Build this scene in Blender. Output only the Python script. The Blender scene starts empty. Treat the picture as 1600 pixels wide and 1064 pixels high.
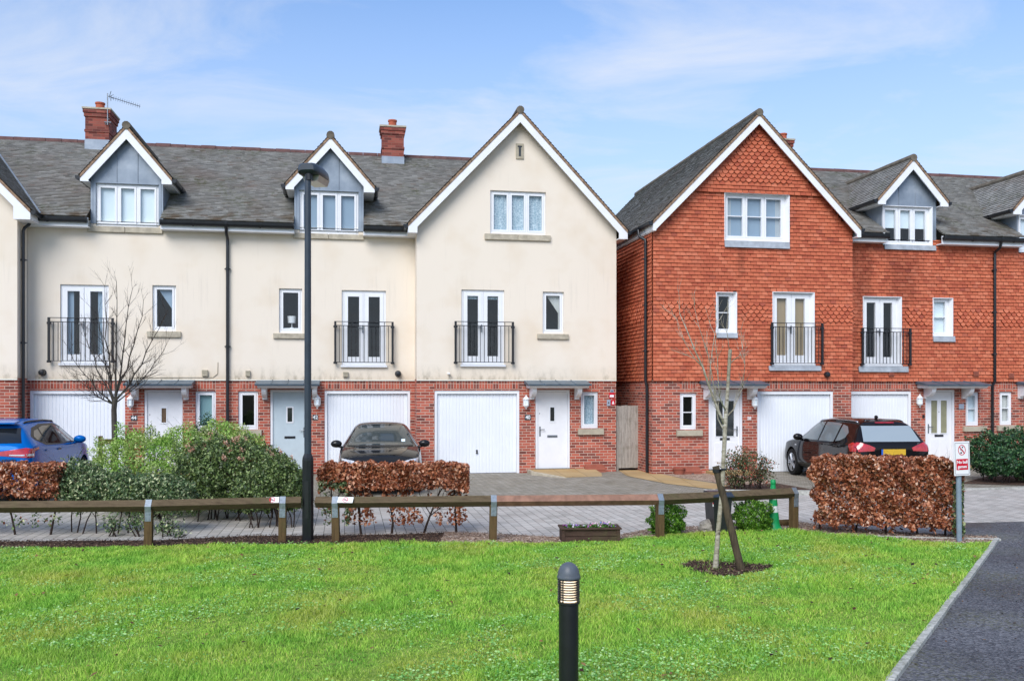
CLOUD_LOC = (20.6, 3.2, 0); SKYTINT = (.70, .80, .94, 1); CLOUDCOL = (3.45, 3.65, 4.05, 1); HAZECOL = (2.75, 3.15, 3.9, 1); SKYSTR = .11; SUNSTR = 1.6; EXPO = 1.1
import bpy, bmesh, math, random
import numpy as np
from mathutils import Vector, Matrix
from mathutils.bvhtree import BVHTree
random.seed(11); rng = np.random.default_rng(11)
R = math.radians
SC = bpy.context.scene
COL = SC.collection
# ------------------------------------------------------------------ site geometry
FOC, CX, HY, EYE = 1420.0, 800.0, 608.0, 2.25     # the photo's focal length, principal column, horizon row, eye height (m)
YAW = R(10.3); CA, SA = math.cos(YAW), math.sin(YAW)   # the terrace recedes to the right by this angle
D0 = 24.87                                         # distance to the terrace line straight ahead
def S(px, off=0.0):                                # position along the terrace, on the plane set back by off
    k = (px - CX) / FOC
    return (k * (D0 + off * CA) + off * SA) / (CA - k * SA)
def depth(s, off=0.0): return D0 + s * SA + off * CA
def Z(px, py, off=0.0): return EYE - (py - HY) * depth(S(px, off), off) / FOC
def W(s, off, z=0.0): return Vector((s * CA - off * SA, D0 + s * SA + off * CA, z))
def G(px, py):                                     # a point of the level ground
    d = FOC * EYE / (py - HY)
    return Vector(((px - CX) / FOC * d, d, 0))
def at(px, d, z=0.0): return Vector(((px - CX) / FOC * d, d, z))
def zz(py, d): return EYE - (py - HY) * d / FOC
# ------------------------------------------------------------------ colours and materials
def lin(v):
    v /= 255.0
    return v / 12.92 if v <= 0.04045 else ((v + 0.055) / 1.055) ** 2.4
def c(r, g, b, k=1.0): return (lin(r) * k, lin(g) * k, lin(b) * k, 1)
class NT:
    def __init__(s, name):
        s.m = bpy.data.materials.new(name); s.m.use_nodes = True
        s.t = s.m.node_tree; s.b = s.t.nodes['Principled BSDF']; s.out = s.t.nodes['Material Output']
    def n(s, ty, **kw):
        nd = s.t.nodes.new(ty)
        for k, v in kw.items():
            if k in nd.inputs.keys(): s.set(nd.inputs[k], v)
            else: setattr(nd, k, v)
        return nd
    def set(s, inp, v):
        if isinstance(v, bpy.types.NodeSocket): s.t.links.new(v, inp)
        else: inp.default_value = v
    def uv(s): return s.n('ShaderNodeUVMap', uv_map='UVMap').outputs[0]
    def obj(s): return s.n('ShaderNodeTexCoord').outputs['Object']
    def geo(s): return s.n('ShaderNodeNewGeometry').outputs['Position']
    def attr(s, name='rnd'): return s.n('ShaderNodeAttribute', attribute_name=name).outputs['Fac']
    def mapv(s, vec, scale=(1, 1, 1), rot=(0, 0, 0), loc=(0, 0, 0)):
        nd = s.n('ShaderNodeMapping'); s.set(nd.inputs[0], vec)
        nd.inputs['Scale'].default_value = scale; nd.inputs['Rotation'].default_value = rot; nd.inputs['Location'].default_value = loc
        return nd.outputs[0]
    def noise(s, vec, scale, detail=4, rough=.55, out=0):
        nd = s.n('ShaderNodeTexNoise'); s.set(nd.inputs['Vector'], vec)
        nd.inputs['Scale'].default_value = scale; nd.inputs['Detail'].default_value = detail; nd.inputs['Roughness'].default_value = rough
        return nd.outputs[out]
    def ramp(s, fac, stops, interp='LINEAR'):
        nd = s.n('ShaderNodeValToRGB'); cr = nd.color_ramp; cr.interpolation = interp
        while len(cr.elements) < len(stops): cr.elements.new(.5)
        for e, (p, col) in zip(cr.elements, stops):
            e.position = p; e.color = col if not isinstance(col, (int, float)) else (col, col, col, 1)
        s.set(nd.inputs[0], fac); return nd.outputs[0]
    def mix(s, fac, a, b, mode='MIX'):
        nd = s.n('ShaderNodeMix', data_type='RGBA', blend_type=mode)
        s.set(nd.inputs[0], fac); s.set(nd.inputs[6], a); s.set(nd.inputs[7], b)
        return nd.outputs[2]
    def math(s, op, a, b=0.0, clamp=False):
        nd = s.n('ShaderNodeMath', operation=op, use_clamp=clamp); s.set(nd.inputs[0], a); s.set(nd.inputs[1], b)
        return nd.outputs[0]
    def sep(s, vec): return s.n('ShaderNodeSeparateXYZ', Vector=vec).outputs
    def bump(s, h, strength=.3, dist=.01):
        nd = s.n('ShaderNodeBump'); nd.inputs['Strength'].default_value = strength; nd.inputs['Distance'].default_value = dist
        s.set(nd.inputs['Height'], h); s.set(s.b.inputs['Normal'], nd.outputs[0])
    def fin(s, col=None, rough=.6, metal=0, spec=.4, coat=0):
        if col is not None: s.set(s.b.inputs['Base Color'], col)
        s.set(s.b.inputs['Roughness'], rough); s.set(s.b.inputs['Metallic'], metal); s.set(s.b.inputs['Specular IOR Level'], spec)
        if coat: s.b.inputs['Coat Weight'].default_value = coat; s.b.inputs['Coat Roughness'].default_value = .03
        return s.m
def plain(name, col, rough=.6, metal=0, spec=.4, var=.12, vs=6.0, bs=0, bstr=.2, coat=0):
    t = NT(name); o = t.obj()
    f = t.noise(o, vs)
    lo = tuple(x * (1 - var) for x in col[:3]) + (1,); hi = tuple(min(1, x * (1 + var)) for x in col[:3]) + (1,)
    if bs: t.bump(t.noise(o, bs), bstr, .004)
    return t.fin(t.ramp(f, [(.3, lo), (.7, hi)]), rough, metal, spec, coat)
def leafy(name, stops, rough=.5, spec=.35, patch=None):
    t = NT(name); a = t.attr()
    col = t.ramp(a, stops)
    if patch:
        col = t.mix(t.ramp(t.noise(t.obj(), patch[1], 2), [(.42, 0), (.62, 1)]), col, t.ramp(a, patch[0]))
    m = t.fin(col, rough, 0, spec)
    t.b.inputs['Subsurface Weight'].default_value = 0
    tr = t.n('ShaderNodeBsdfTranslucent', Color=col); mx = t.n('ShaderNodeMixShader', Fac=.22)
    t.set(mx.inputs[1], t.b.outputs[0]); t.set(mx.inputs[2], tr.outputs[0]); t.t.links.new(mx.outputs[0], t.out.inputs[0])
    return m
def mk_brick(name, stops, mortar, bw=.225, rh=.075, ms=.0055, rot=0, dirt=.25, off=.5, bumpk=.5):
    t = NT(name); v = t.uv()
    if rot: v = t.mapv(v, rot=(0, 0, rot))
    br = t.n('ShaderNodeTexBrick', offset=off, squash=1.0)
    wob = t.noise(v, 9.0, 2, out=1)
    vv = t.n('ShaderNodeVectorMath', operation='MULTIPLY_ADD'); t.set(vv.inputs[0], wob); vv.inputs[1].default_value = (.006, .006, 0); t.set(vv.inputs[2], v)
    t.set(br.inputs['Vector'], vv.outputs[0])
    for k, val in (('Color1', (0, 0, 0, 1)), ('Color2', (1, 1, 1, 1)), ('Mortar', (.5, .5, .5, 1)), ('Scale', 1.0), ('Mortar Size', ms), ('Mortar Smooth', .15), ('Brick Width', bw), ('Row Height', rh), ('Bias', 0.0)):
        br.inputs[k].default_value = val
    col = t.ramp(br.outputs[0], stops)
    fine = t.noise(v, 55, 3); big = t.noise(v, .9, 4)
    col = t.mix(t.math('MULTIPLY', fine, .35), col, t.mix(1, col, (.55, .5, .5, 1), 'MULTIPLY'))
    col = t.mix(br.outputs[1], col, t.mix(fine, mortar, tuple(x * .7 for x in mortar[:3]) + (1,)))
    col = t.mix(t.ramp(big, [(.35, dirt), (.65, 0.0)]), col, t.mix(1, col, (.6, .56, .52, 1), 'MULTIPLY'))
    h = t.math('SUBTRACT', t.math('MULTIPLY', fine, .35), br.outputs[1])
    t.bump(h, bumpk, .006)
    return t.fin(col, .85, 0, .25)
M = {}
M['pvc'] = plain('white_pvc', (.80, .81, .83, 1), .35, 0, .4, .03, 3)
M['barge'] = plain('white_painted_board', (.80, .81, .83, 1), .45, 0, .4, .05, 4)
M['black'] = plain('black_plastic', (.012, .013, .016, 1), .35, 0, .5, .3, 8)
M['iron'] = plain('black_iron', (.012, .012, .014, 1), .45, 0, .5, .3, 20)
M['lead'] = None
M['stone'] = plain('cast_stone', c(196, 186, 164, .75), .85, 0, .2, .14, 7, 90, .3)
M['stone2'] = plain('weathered_stone', c(190, 180, 160, .85), .9, 0, .2, .25, 7, 90, .4)
M['galv'] = plain('galvanised_steel', c(150, 160, 170, .8), .45, .5, .5, .2, 30)
M['steel'] = plain('brushed_steel', c(150, 155, 160, .8), .35, .8, .5, .1, 30)
M['pole'] = plain('dark_blue_grey_paint', c(48, 58, 70, .9), .42, 0, .5, .15, 6)
M['poleb'] = plain('black_paint', (.006, .007, .009, 1), .4, 0, .5, .3, 6)
M['terracotta'] = plain('terracotta', c(196, 106, 80, .75), .8, 0, .2, .15, 9)
M['boxred'] = plain('brick_red_box', c(170, 98, 78, .7), .7, 0, .3, .15, 6)
M['skywhite'] = plain('white_enamel', (.8, .8, .8, 1), .4, 0, .4, .02)
M['red'] = plain('sign_red', c(205, 20, 45, .9), .4, 0, .4, .03)
M['signblack'] = plain('sign_black', (.01, .01, .012, 1), .5, 0, .3, .03)
M['plate'] = plain('slate_plate', c(58, 62, 66), .5, 0, .4, .1)
M['signgrey'] = plain('sign_grey', c(150, 160, 175), .5, 0, .4, .05)
def lead():
    t = NT('lead_sheet'); o = t.obj()
    n1 = t.noise(o, 2.2, 5); n2 = t.noise(t.mapv(o, (6, 6, .8)), 1.5, 4)
    col = t.ramp(n1, [(.3, c(122, 134, 147, .97)), (.55, c(144, 155, 167, .97)), (.75, c(168, 177, 186, .97))])
    col = t.mix(t.ramp(n2, [(.5, 0), (.8, .25)]), col, c(165, 176, 188, .9))
    t.bump(n1, .15, .01)
    return t.fin(col, .45, .25, .5)
M['lead'] = lead()
M['apron'] = plain('apron_lead', c(172, 178, 184, .92), .5, .1, .4, .22, 6)
M['canopy'] = plain('canopy_lead', c(92, 110, 124, .8), .42, .15, .5, .25, 5)
def render_wall():
    t = NT('cream_render'); o = t.obj(); g = t.geo(); s = t.sep(o)
    base = t.mix(t.noise(o, .45, 3), c(242, 230, 214, .95), c(235, 223, 205, .95))
    fine = t.noise(o, 60, 3)
    base = t.mix(t.math('MULTIPLY', fine, .14), base, c(200, 188, 168, .9))
    warm = t.ramp(t.noise(t.mapv(o, loc=(4, 0, 7)), .8, 3), [(.5, 0), (.72, .35)])
    base = t.mix(warm, base, c(218, 194, 160, .9))
    streak = t.noise(t.mapv(o, (7, 7, .45)), 1.6, 6, .65)
    blot = t.ramp(t.noise(o, .55, 3), [(.5, 0), (.68, 1)])
    st = t.math('MULTIPLY', t.ramp(streak, [(.5, 0), (.75, .24)]), blot)
    base = t.mix(st, base, c(158, 150, 138, .9))
    low = t.ramp(t.math('SUBTRACT', s[2], 2.5), [(0, 1.0), (.12, .5), (.42, 0.0)])
    n3 = t.ramp(t.noise(t.mapv(o, (2.2, 2.2, 1)), 2.2, 6, .7), [(.48, 0), (.66, .85)])
    n4 = t.ramp(t.noise(t.mapv(o, loc=(9, 3, 1)), .42, 2), [(.42, .12), (.62, 1)])
    mould = t.math('MULTIPLY', t.math('MULTIPLY', low, n3), n4)
    base = t.mix(mould, base, c(92, 90, 74, .8))
    base = t.mix(t.math('MULTIPLY', low, .3), base, c(205, 180, 140, .85))
    t.bump(fine, .25, .003)
    return t.fin(base, .9, 0, .15)
M['render'] = render_wall()
BR = [(0, c(122, 70, 62, .9)), (.25, c(160, 84, 70, .92)), (.5, c(190, 98, 78, .92)), (.8, c(206, 114, 92, .92)), (1, c(138, 84, 74, .9))]
M['brick'] = mk_brick('red_brick', BR, c(226, 202, 184, .9), ms=.0065)
M['soldier'] = mk_brick('soldier_brick', BR, c(226, 202, 184, .9), .075, .4, .0055, 0, .2, 0)
M['chim'] = mk_brick('chimney_brick', [(0, c(110, 62, 58, .85)), (.25, c(140, 76, 68, .85)), (.5, c(164, 88, 74, .85)), (.8, c(178, 104, 90, .85)), (1, c(122, 74, 68, .85))], c(170, 130, 112, .75), ms=.004)
def rooftile(name, stops, moss=.6, red=.3):
    t = NT(name); a = t.attr(); g = t.geo(); o = t.obj()
    col = t.ramp(a, stops)
    n1 = t.noise(g, .55, 4); n2 = t.noise(g, 14, 4, .7)
    col = t.mix(t.ramp(n1, [(.52, 0), (.70, red)]), col, c(122, 92, 76, .85))
    col = t.mix(t.ramp(n2, [(.5, 0), (.75, .2)]), col, c(164, 164, 160, .85))
    m1 = t.math('MULTIPLY', t.ramp(t.noise(t.mapv(g, loc=(3, 8, 2)), 1.1, 4), [(.5, 0), (.66, 1)]), t.ramp(t.noise(g, 9, 4), [(.45, 0), (.6, moss)]))
    col = t.mix(m1, col, c(92, 96, 52, .8))
    zz_ = t.sep(g)[2]; ev = t.ramp(t.math('MULTIPLY', t.math('SUBTRACT', zz_, 6.4), .5), [(.05, 1), (.30, .35), (.55, 0)])
    m2 = t.math('MULTIPLY', ev, t.ramp(t.noise(t.mapv(g, loc=(1, 2, 6)), 2.6, 5, .65), [(.47, 0), (.6, .9)]))
    col = t.mix(m2, col, t.mix(n2, c(98, 88, 56, .8), c(104, 74, 56, .8)))
    t.bump(n2, .4, .006)
    return t.fin(col, .62, 0, .3)
M['rooftile'] = rooftile('grey_roof_tile', [(0, c(122, 120, 115, .92)), (.3, c(136, 134, 128, .92)), (.7, c(145, 143, 137, .92)), (.95, c(158, 156, 150, .92)), (1, c(128, 116, 106, .92))])
M['ridge'] = plain('ridge_tile', c(108, 78, 74, .8), .8, 0, .3, .3, 5, 40, .3)
M['ridgeg'] = plain('mossy_ridge_tile', c(112, 104, 92, .85), .9, 0, .3, .3, 6, 40, .4)
M['verge'] = plain('verge_mortar', c(150, 124, 102, .85), .9, 0, .2, .5, 14, 50, .6)
def hung(name):
    # small colour spread: the courses read through their real lips
    t = NT(name); a = t.attr(); g = t.geo()
    col = t.ramp(a, [(0, c(176, 88, 62, .92)), (.3, c(194, 103, 72, .92)), (.7, c(202, 111, 78, .92)), (.95, c(212, 124, 92, .92)), (1, c(160, 80, 60, .92))])
    n = t.noise(g, 30, 4, .7); big = t.noise(g, .7, 4)
    col = t.mix(t.math('MULTIPLY', n, .2), col, c(150, 76, 58, .9))
    col = t.mix(t.ramp(big, [(.55, 0), (.75, .22)]), col, c(140, 70, 56, .85))
    for px, off, zc, hw_, hh_ in ((1412, -1.0, 5.45, .62, .95), (1158, -1.7, 5.62, .16, .5), (1350, -1.0, 4.9, .3, 1.2)):   # damp runs below the lead sills
        wc = W(S(px, off), off, zc); vs_ = t.n('ShaderNodeVectorMath', operation='SUBTRACT'); t.set(vs_.inputs[0], g); vs_.inputs[1].default_value = wc
        e = t.sep(vs_.outputs[0]); dx = t.math('ABSOLUTE', t.math('DIVIDE', e[0], hw_)); dz = t.math('ABSOLUTE', t.math('DIVIDE', e[2], hh_))
        q = t.math('ADD', t.math('MAXIMUM', dx, dz), t.math('MULTIPLY', t.math('SUBTRACT', t.noise(t.mapv(g, (3, 3, 1)), 2.0, 4), .5), 1.6))
        col = t.mix(t.ramp(q, [(.55, .55), (1.0, 0)]), col, t.mix(1, col, (.50, .46, .46, 1), 'MULTIPLY'))
    t.bump(n, .3, .004)
    return t.fin(col, .75, 0, .3)
M['hung'] = hung('hung_clay_tile')
M['backing'] = plain('tile_backing', c(96, 42, 32, .5), .9, 0, .1, .1)
def glass(name, tint=(1, 1, 1, 1), refl=1.0):
    t = NT(name); t.t.nodes.remove(t.b)
    fr = t.n('ShaderNodeLayerWeight', Blend=.5); gl = t.n('ShaderNodeBsdfGlossy', Roughness=.01); tr = t.n('ShaderNodeBsdfTransparent', Color=tint)
    nz = t.n('ShaderNodeBump', Strength=.06, Distance=.02); t.set(nz.inputs['Height'], t.noise(t.obj(), 1.3, 1)); t.set(gl.inputs['Normal'], nz.outputs[0])
    f = t.math('ADD', t.math('MULTIPLY', t.math('POWER', fr.outputs['Facing'], 5.0), .9), .075 * refl, True)
    mx = t.n('ShaderNodeMixShader', Fac=f); t.set(mx.inputs[1], tr.outputs[0]); t.set(mx.inputs[2], gl.outputs[0])
    t.t.links.new(mx.outputs[0], t.out.inputs[0]); return t.m
M['glass'] = glass('window_glass', (.93, .96, .97, 1))
M['darkback'] = plain('painted_dark_interior', (.035, .038, .045, 1), .9, 0, .1, .3, 1.5)
def cloth(name, col, wscale=40, amt=.35):
    t = NT(name); o = t.obj(); s = t.sep(o)
    w = t.math('SINE', t.math('MULTIPLY', s[0], wscale)); w = t.math('MULTIPLY_ADD', w, .5)
    n = t.noise(t.mapv(o, (8, 8, 1)), 3, 3)
    col2 = tuple(x * (1 - amt) for x in col[:3]) + (1,)
    return t.fin(t.mix(n, col, col2), .9, 0, .1)
M['blind'] = cloth('pale_blind', c(232, 243, 248, 1), 10, .04)
M['blindgrey'] = cloth('blue_grey_blind_and_pane_sky', c(158, 178, 196, .88), 10, .06)
M['blindtan'] = cloth('tan_blind', c(186, 164, 130, .8), 10, .15)
M['blindteal'] = cloth('pale_teal_blind', c(166, 204, 206, .8), 10, .06)
M['drape'] = cloth('white_curtain', c(222, 222, 218, .9), 60, .2)
def net():
    t = NT('lace_net_curtain'); o = t.obj()
    vo = t.n('ShaderNodeTexVoronoi', feature='DISTANCE_TO_EDGE'); t.set(vo.inputs['Vector'], t.mapv(o, (1, .01, 1))); vo.inputs['Scale'].default_value = 15
    n = t.noise(t.mapv(o, (9, 1, .6)), 3, 3)
    f = t.ramp(vo.outputs[0], [(.03, 1), (.12, .25)])
    col = t.mix(t.math('MULTIPLY', f, n), c(150, 178, 192, .9), c(244, 250, 252, 1))
    return t.fin(col, .9, 0, .1)
M['net'] = net()
M['whitedoor'] = plain('white_door', (.80, .80, .81, 1), .4, 0, .4, .03)
M['bluedoor'] = plain('pale_blue_door', c(194, 208, 214, .92), .4, 0, .4, .04)
M['garage'] = plain('white_garage_steel', (.79, .81, .84, 1), .42, 0, .4, .04, 1.2)
M['frosted'] = plain('frosted_brown_glass', c(128, 104, 82, .7), .12, 0, .6, .2, 9)
M['darkglass'] = plain('dark_door_glass', c(62, 66, 66, .7), .08, 0, .7, .5, 4)
M['olivefrost'] = plain('olive_frosted_glass', c(156, 154, 124, .8), .2, 0, .6, .15, 5)
def wood(name, a, b, rough=.85, sx=(1, 1, 1)):
    t = NT(name); o = t.obj()
    g = t.noise(t.mapv(o, sx), 3, 8, .7); n2 = t.noise(o, 30, 3)
    col = t.ramp(g, [(.3, a), (.5, b), (.7, tuple(x * 1.25 for x in b[:3]) + (1,))])
    col = t.mix(t.math('MULTIPLY', n2, .35), col, tuple(x * .5 for x in a[:3]) + (1,))
    moss = t.ramp(t.noise(o, 4, 4), [(.55, 0), (.72, .45)])
    t.bump(g, .5, .006)
    return t.fin(t.mix(moss, col, c(98, 98, 62, .7)), rough, 0, .2)
M['fence'] = wood('weathered_fence_timber', c(76, 62, 46, .8), c(110, 94, 72, .8), sx=(1, 12, 12))
M['fencepost'] = wood('brown_fence_post', c(74, 58, 38, .7), c(116, 94, 62, .7), sx=(14, 14, 1))
M['newrail'] = plain('new_brown_timber', c(150, 112, 94, .85), .75, 0, .3, .25, 9, 40, .2)
M['gate'] = wood('silver_grey_gate_timber', c(128, 122, 114, .9), c(184, 178, 168, .9), sx=(16, 16, 1))
M['planter'] = wood('dark_brown_planter_timber', c(56, 42, 36, .8), c(88, 68, 58, .8), sx=(1.5, 10, 14))
M['bark'] = wood('grey_bark', c(52, 48, 46, .7), c(98, 92, 86, .7), sx=(6, 6, 1.5))
M['twig'] = plain('dark_twig', c(66, 54, 48, .7), .9, 0, .2, .3, 12)
def birch():
    t = NT('pale_birch_bark'); o = t.obj()
    n = t.noise(t.mapv(o, (6, 6, 14)), 2, 4, .7); s = t.sep(o)
    col = t.ramp(n, [(.32, c(70, 62, 50, .8)), (.45, c(160, 152, 134, .85)), (.7, c(204, 198, 182, .9))])
    gr = t.ramp(t.noise(o, 3.5, 3), [(.4, 0), (.6, .6)])
    return t.fin(t.mix(gr, col, c(140, 130, 104, .8)), .85, 0, .2)
M['birch'] = birch()
M['stake'] = wood('mossy_stake_wood', c(52, 46, 38, .7), c(96, 84, 66, .7), sx=(10, 10, 1.5))
M['cream_bead'] = plain('render_stop_bead', c(240, 236, 222, .9), .6, 0, .3, .05)
# ------------------------------------------------------------------ object helpers
def tag(o, label=None, cat=None, group=None, kind=None):
    if label: o['label'] = label
    if cat: o['category'] = cat
    if group: o['group'] = group
    if kind: o['kind'] = kind
    return o
def empty(name, loc, rz=0.0):
    o = bpy.data.objects.new(name, None); COL.objects.link(o); o.location = loc; o.rotation_euler = (0, 0, rz)
    o.empty_display_size = .2; return o
class MB:
    def __init__(s): s.v = []; s.f = []; s.r = []
    def add(s, vs, fs, r=.5):
        b = len(s.v); s.v.extend([tuple(p) for p in vs]); s.f.extend([tuple(i + b for i in f) for f in fs]); s.r.extend([r] * len(vs)); return s
    def box(s, x0, x1, y0, y1, z0, z1, r=.5):
        s.add([(x0, y0, z0), (x1, y0, z0), (x1, y1, z0), (x0, y1, z0), (x0, y0, z1), (x1, y0, z1), (x1, y1, z1), (x0, y1, z1)],
              [(0, 3, 2, 1), (4, 5, 6, 7), (0, 1, 5, 4), (1, 2, 6, 5), (2, 3, 7, 6), (3, 0, 4, 7)], r); return s
    def bbox(s, x0, x1, y0, y1, z0, z1, b=.006, r=.5):   # box with chamfered vertical and horizontal edges
        bm = bmesh.new(); bmesh.ops.create_cube(bm, size=1)
        bmesh.ops.scale(bm, vec=(x1 - x0, y1 - y0, z1 - z0), verts=bm.verts)
        bmesh.ops.translate(bm, vec=((x0 + x1) / 2, (y0 + y1) / 2, (z0 + z1) / 2), verts=bm.verts)
        bmesh.ops.bevel(bm, geom=bm.edges[:], offset=b, segments=2, affect='EDGES', profile=.6)
        bm.verts.index_update(); s.add([v.co[:] for v in bm.verts], [[v.index for v in f.verts] for f in bm.faces], r); bm.free(); return s
    def prism(s, poly, y0, y1, r=.5, axis='y'):      # polygon in (x, z) extruded along y (or in (y, z) along x)
        n = len(poly)
        A = [(p[0], y0, p[1]) if axis == 'y' else ((y0, p[0], p[1]) if axis == 'x' else (p[0], p[1], y0)) for p in poly]
        B = [(p[0], y1, p[1]) if axis == 'y' else ((y1, p[0], p[1]) if axis == 'x' else (p[0], p[1], y1)) for p in poly]
        fs = [tuple(range(n)), tuple(range(2 * n - 1, n - 1, -1))] + [(i, i + n, (i + 1) % n + n, (i + 1) % n) for i in range(n)]
        s.add(A + B, fs, r); return s
    def tube(s, pts, rad, n=8, cap=True, r=.5):
        pts = [Vector(p) for p in pts]
        if not hasattr(rad, '__len__'): rad = [rad] * len(pts)
        vs = []; up = None
        for i, p in enumerate(pts):
            d = (pts[min(i + 1, len(pts) - 1)] - pts[max(i - 1, 0)]).normalized()
            if up is None or abs(up.dot(d)) > .98:
                up = Vector((0, 0, 1)) if abs(d.z) < .9 else Vector((0, 1, 0))
            a = d.cross(up).normalized(); b = a.cross(d).normalized(); up = b
            for k in range(n):
                t = 2 * math.pi * k / n; vs.append(p + (a * math.cos(t) + b * math.sin(t)) * rad[i])
        fs = [(i * n + k, i * n + (k + 1) % n, (i + 1) * n + (k + 1) % n, (i + 1) * n + k) for i in range(len(pts) - 1) for k in range(n)]
        if cap: fs += [tuple(range(n - 1, -1, -1)), tuple(range((len(pts) - 1) * n, len(pts) * n))]
        s.add(vs, fs, r); return s
    def lathe(s, prof, cx=0, cy=0, n=24, r=.5):
        vs = [(cx + p * math.cos(2 * math.pi * k / n), cy + p * math.sin(2 * math.pi * k / n), z) for p, z in prof for k in range(n)]
        fs = [(i * n + k, i * n + (k + 1) % n, (i + 1) * n + (k + 1) % n, (i + 1) * n + k) for i in range(len(prof) - 1) for k in range(n)]
        fs += [tuple(range(n - 1, -1, -1)), tuple(range((len(prof) - 1) * n, len(prof) * n))]
        s.add(vs, fs, r); return s
    def blob(s, cx, cy, cz, rx, ry, rz, n=10, jit=0, r=.5):
        bm = bmesh.new(); bmesh.ops.create_icosphere(bm, subdivisions=3 if n > 8 else 2, radius=1)
        for v in bm.verts:
            k = 1 + (random.random() - .5) * jit
            v.co = Vector((cx + v.co.x * rx * k, cy + v.co.y * ry * k, cz + v.co.z * rz * k))
        bm.verts.index_update(); s.add([v.co[:] for v in bm.verts], [[v.index for v in f.verts] for f in bm.faces], r); bm.free(); return s
    def xf(s, mat): s.v = [tuple(mat @ Vector(p)) for p in s.v]; return s
    def build(s, name, mat, parent=None, smooth=False, angle=None):
        me = bpy.data.meshes.new(name); me.from_pydata(s.v, [], s.f)
        me.update()
        uvl = me.uv_layers.new(name='UVMap').data
        co = s.v
        for p in me.polygons:
            nx, ny, nz = p.normal
            if abs(nz) > .93:
                for li in p.loop_indices: q = co[me.loops[li].vertex_index]; uvl[li].uv = (q[0], q[1])
            else:
                h = math.hypot(nx, ny) or 1e-9; tx, ty = -ny / h, nx / h
                ux, uy, uz = -nx * nz / h, -ny * nz / h, h
                for li in p.loop_indices:
                    q = co[me.loops[li].vertex_index]
                    uvl[li].uv = (q[0] * tx + q[1] * ty, q[0] * ux + q[1] * uy + q[2] * uz)
        at_ = me.attributes.new('rnd', 'FLOAT', 'POINT'); at_.data.foreach_set('value', s.r)
        if smooth:
            me.polygons.foreach_set('use_smooth', [True] * len(me.polygons))
            if angle: me.set_sharp_from_angle(angle=R(angle))
        me.materials.append(mat if not isinstance(mat, str) else M[mat])
        o = bpy.data.objects.new(name, me); COL.objects.link(o)
        if parent is not None: o.parent = parent
        return o
def npmesh(name, V, nper, mat, rnd, parent=None, faces=None):
    """V: (N, nper, 3) separate polygons, rnd: (N,)"""
    N = len(V); me = bpy.data.meshes.new(name)
    if faces is None: faces = [tuple(range(nper))]
    F = len(faces); fl = [len(f) for f in faces]; L = sum(fl)
    me.vertices.add(N * nper); me.vertices.foreach_set('co', np.ascontiguousarray(V, dtype=np.float32).ravel())
    pat = np.concatenate([np.array(f) for f in faces])
    li = (np.arange(N)[:, None] * nper + pat[None]).astype(np.int32).ravel()
    me.loops.add(N * L); me.loops.foreach_set('vertex_index', li)
    st = np.concatenate([[0], np.cumsum(fl)[:-1]])
    me.polygons.add(N * F)
    me.polygons.foreach_set('loop_start', (np.arange(N)[:, None] * L + st[None]).astype(np.int32).ravel())
    me.update(calc_edges=True)
    a = me.attributes.new('rnd', 'FLOAT', 'POINT'); a.data.foreach_set('value', np.repeat(rnd.astype(np.float32), nper))
    me.materials.append(M[mat] if isinstance(mat, str) else mat)
    o = bpy.data.objects.new(name, me); COL.objects.link(o)
    if parent is not None: o.parent = parent
    return o
def unit(a): return a / np.maximum(np.linalg.norm(a, axis=1, keepdims=True), 1e-9)
def leaves(name, P, size, mat, parent=None, out=None, outk=.6, aspect=.55, rnd=None, fold=.25, droop=0.0):
    """a cloud of folded leaves at points P; out = outward directions they partly face"""
    N = len(P); nrm = rng.normal(size=(N, 3))
    if out is not None: nrm = unit(nrm) * (1 - outk) + out * outk
    nrm = unit(nrm); ax = rng.normal(size=(N, 3)); ax[:, 2] -= droop
    ax = unit(ax - nrm * np.sum(ax * nrm, 1, keepdims=True)); sd = np.cross(nrm, ax)
    L = (size * rng.uniform(.6, 1.3, N))[:, None]; w = L * aspect * .5
    v0 = P - ax * L * .5; v2 = P + ax * L * .5; m = P - ax * L * .05 + nrm * L * -fold * .3
    V = np.stack([v0, m + sd * w + nrm * L * fold * .5, v2, m - sd * w + nrm * L * fold * .5], 1)
    return npmesh(name, V, 4, mat, rng.random(N) if rnd is None else rnd, parent, [(0, 1, 2), (0, 2, 3)])
def text(body, size, mat, parent, loc, rot=(R(90), 0, 0), ext=.002, name='lettering', align='CENTER'):
    cu = bpy.data.curves.new('t', 'FONT'); cu.body = body; cu.size = size; cu.extrude = ext; cu.align_x = align; cu.align_y = 'CENTER'; cu.space_character = .95; cu.offset = size * .018
    o = bpy.data.objects.new('t', cu); COL.objects.link(o)
    bpy.context.view_layer.update()
    me = bpy.data.meshes.new_from_object(o.evaluated_get(bpy.context.evaluated_depsgraph_get()))
    bpy.data.objects.remove(o); me.materials.clear(); me.materials.append(M[mat])
    me.transform(Matrix.Translation(loc) @ Matrix.Rotation(rot[2], 4, 'Z') @ Matrix.Rotation(rot[1], 4, 'Y') @ Matrix.Rotation(rot[0], 4, 'X'))
    t = bpy.data.objects.new(name, me); COL.objects.link(t); t.parent = parent; return t
def clip(poly, planes):                                # keep a*x+b*y+c >= 0
    for a, b, cc in planes:
        out = []
        for i in range(len(poly)):
            p, q = poly[i], poly[(i + 1) % len(poly)]
            dp, dq = a * p[0] + b * p[1] + cc, a * q[0] + b * q[1] + cc
            if dp >= 0: out.append(p)
            if (dp >= 0) != (dq >= 0):
                t = dp / (dp - dq); out.append((p[0] + (q[0] - p[0]) * t, p[1] + (q[1] - p[1]) * t))
        poly = out
        if len(poly) < 3: return []
    return poly
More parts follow.
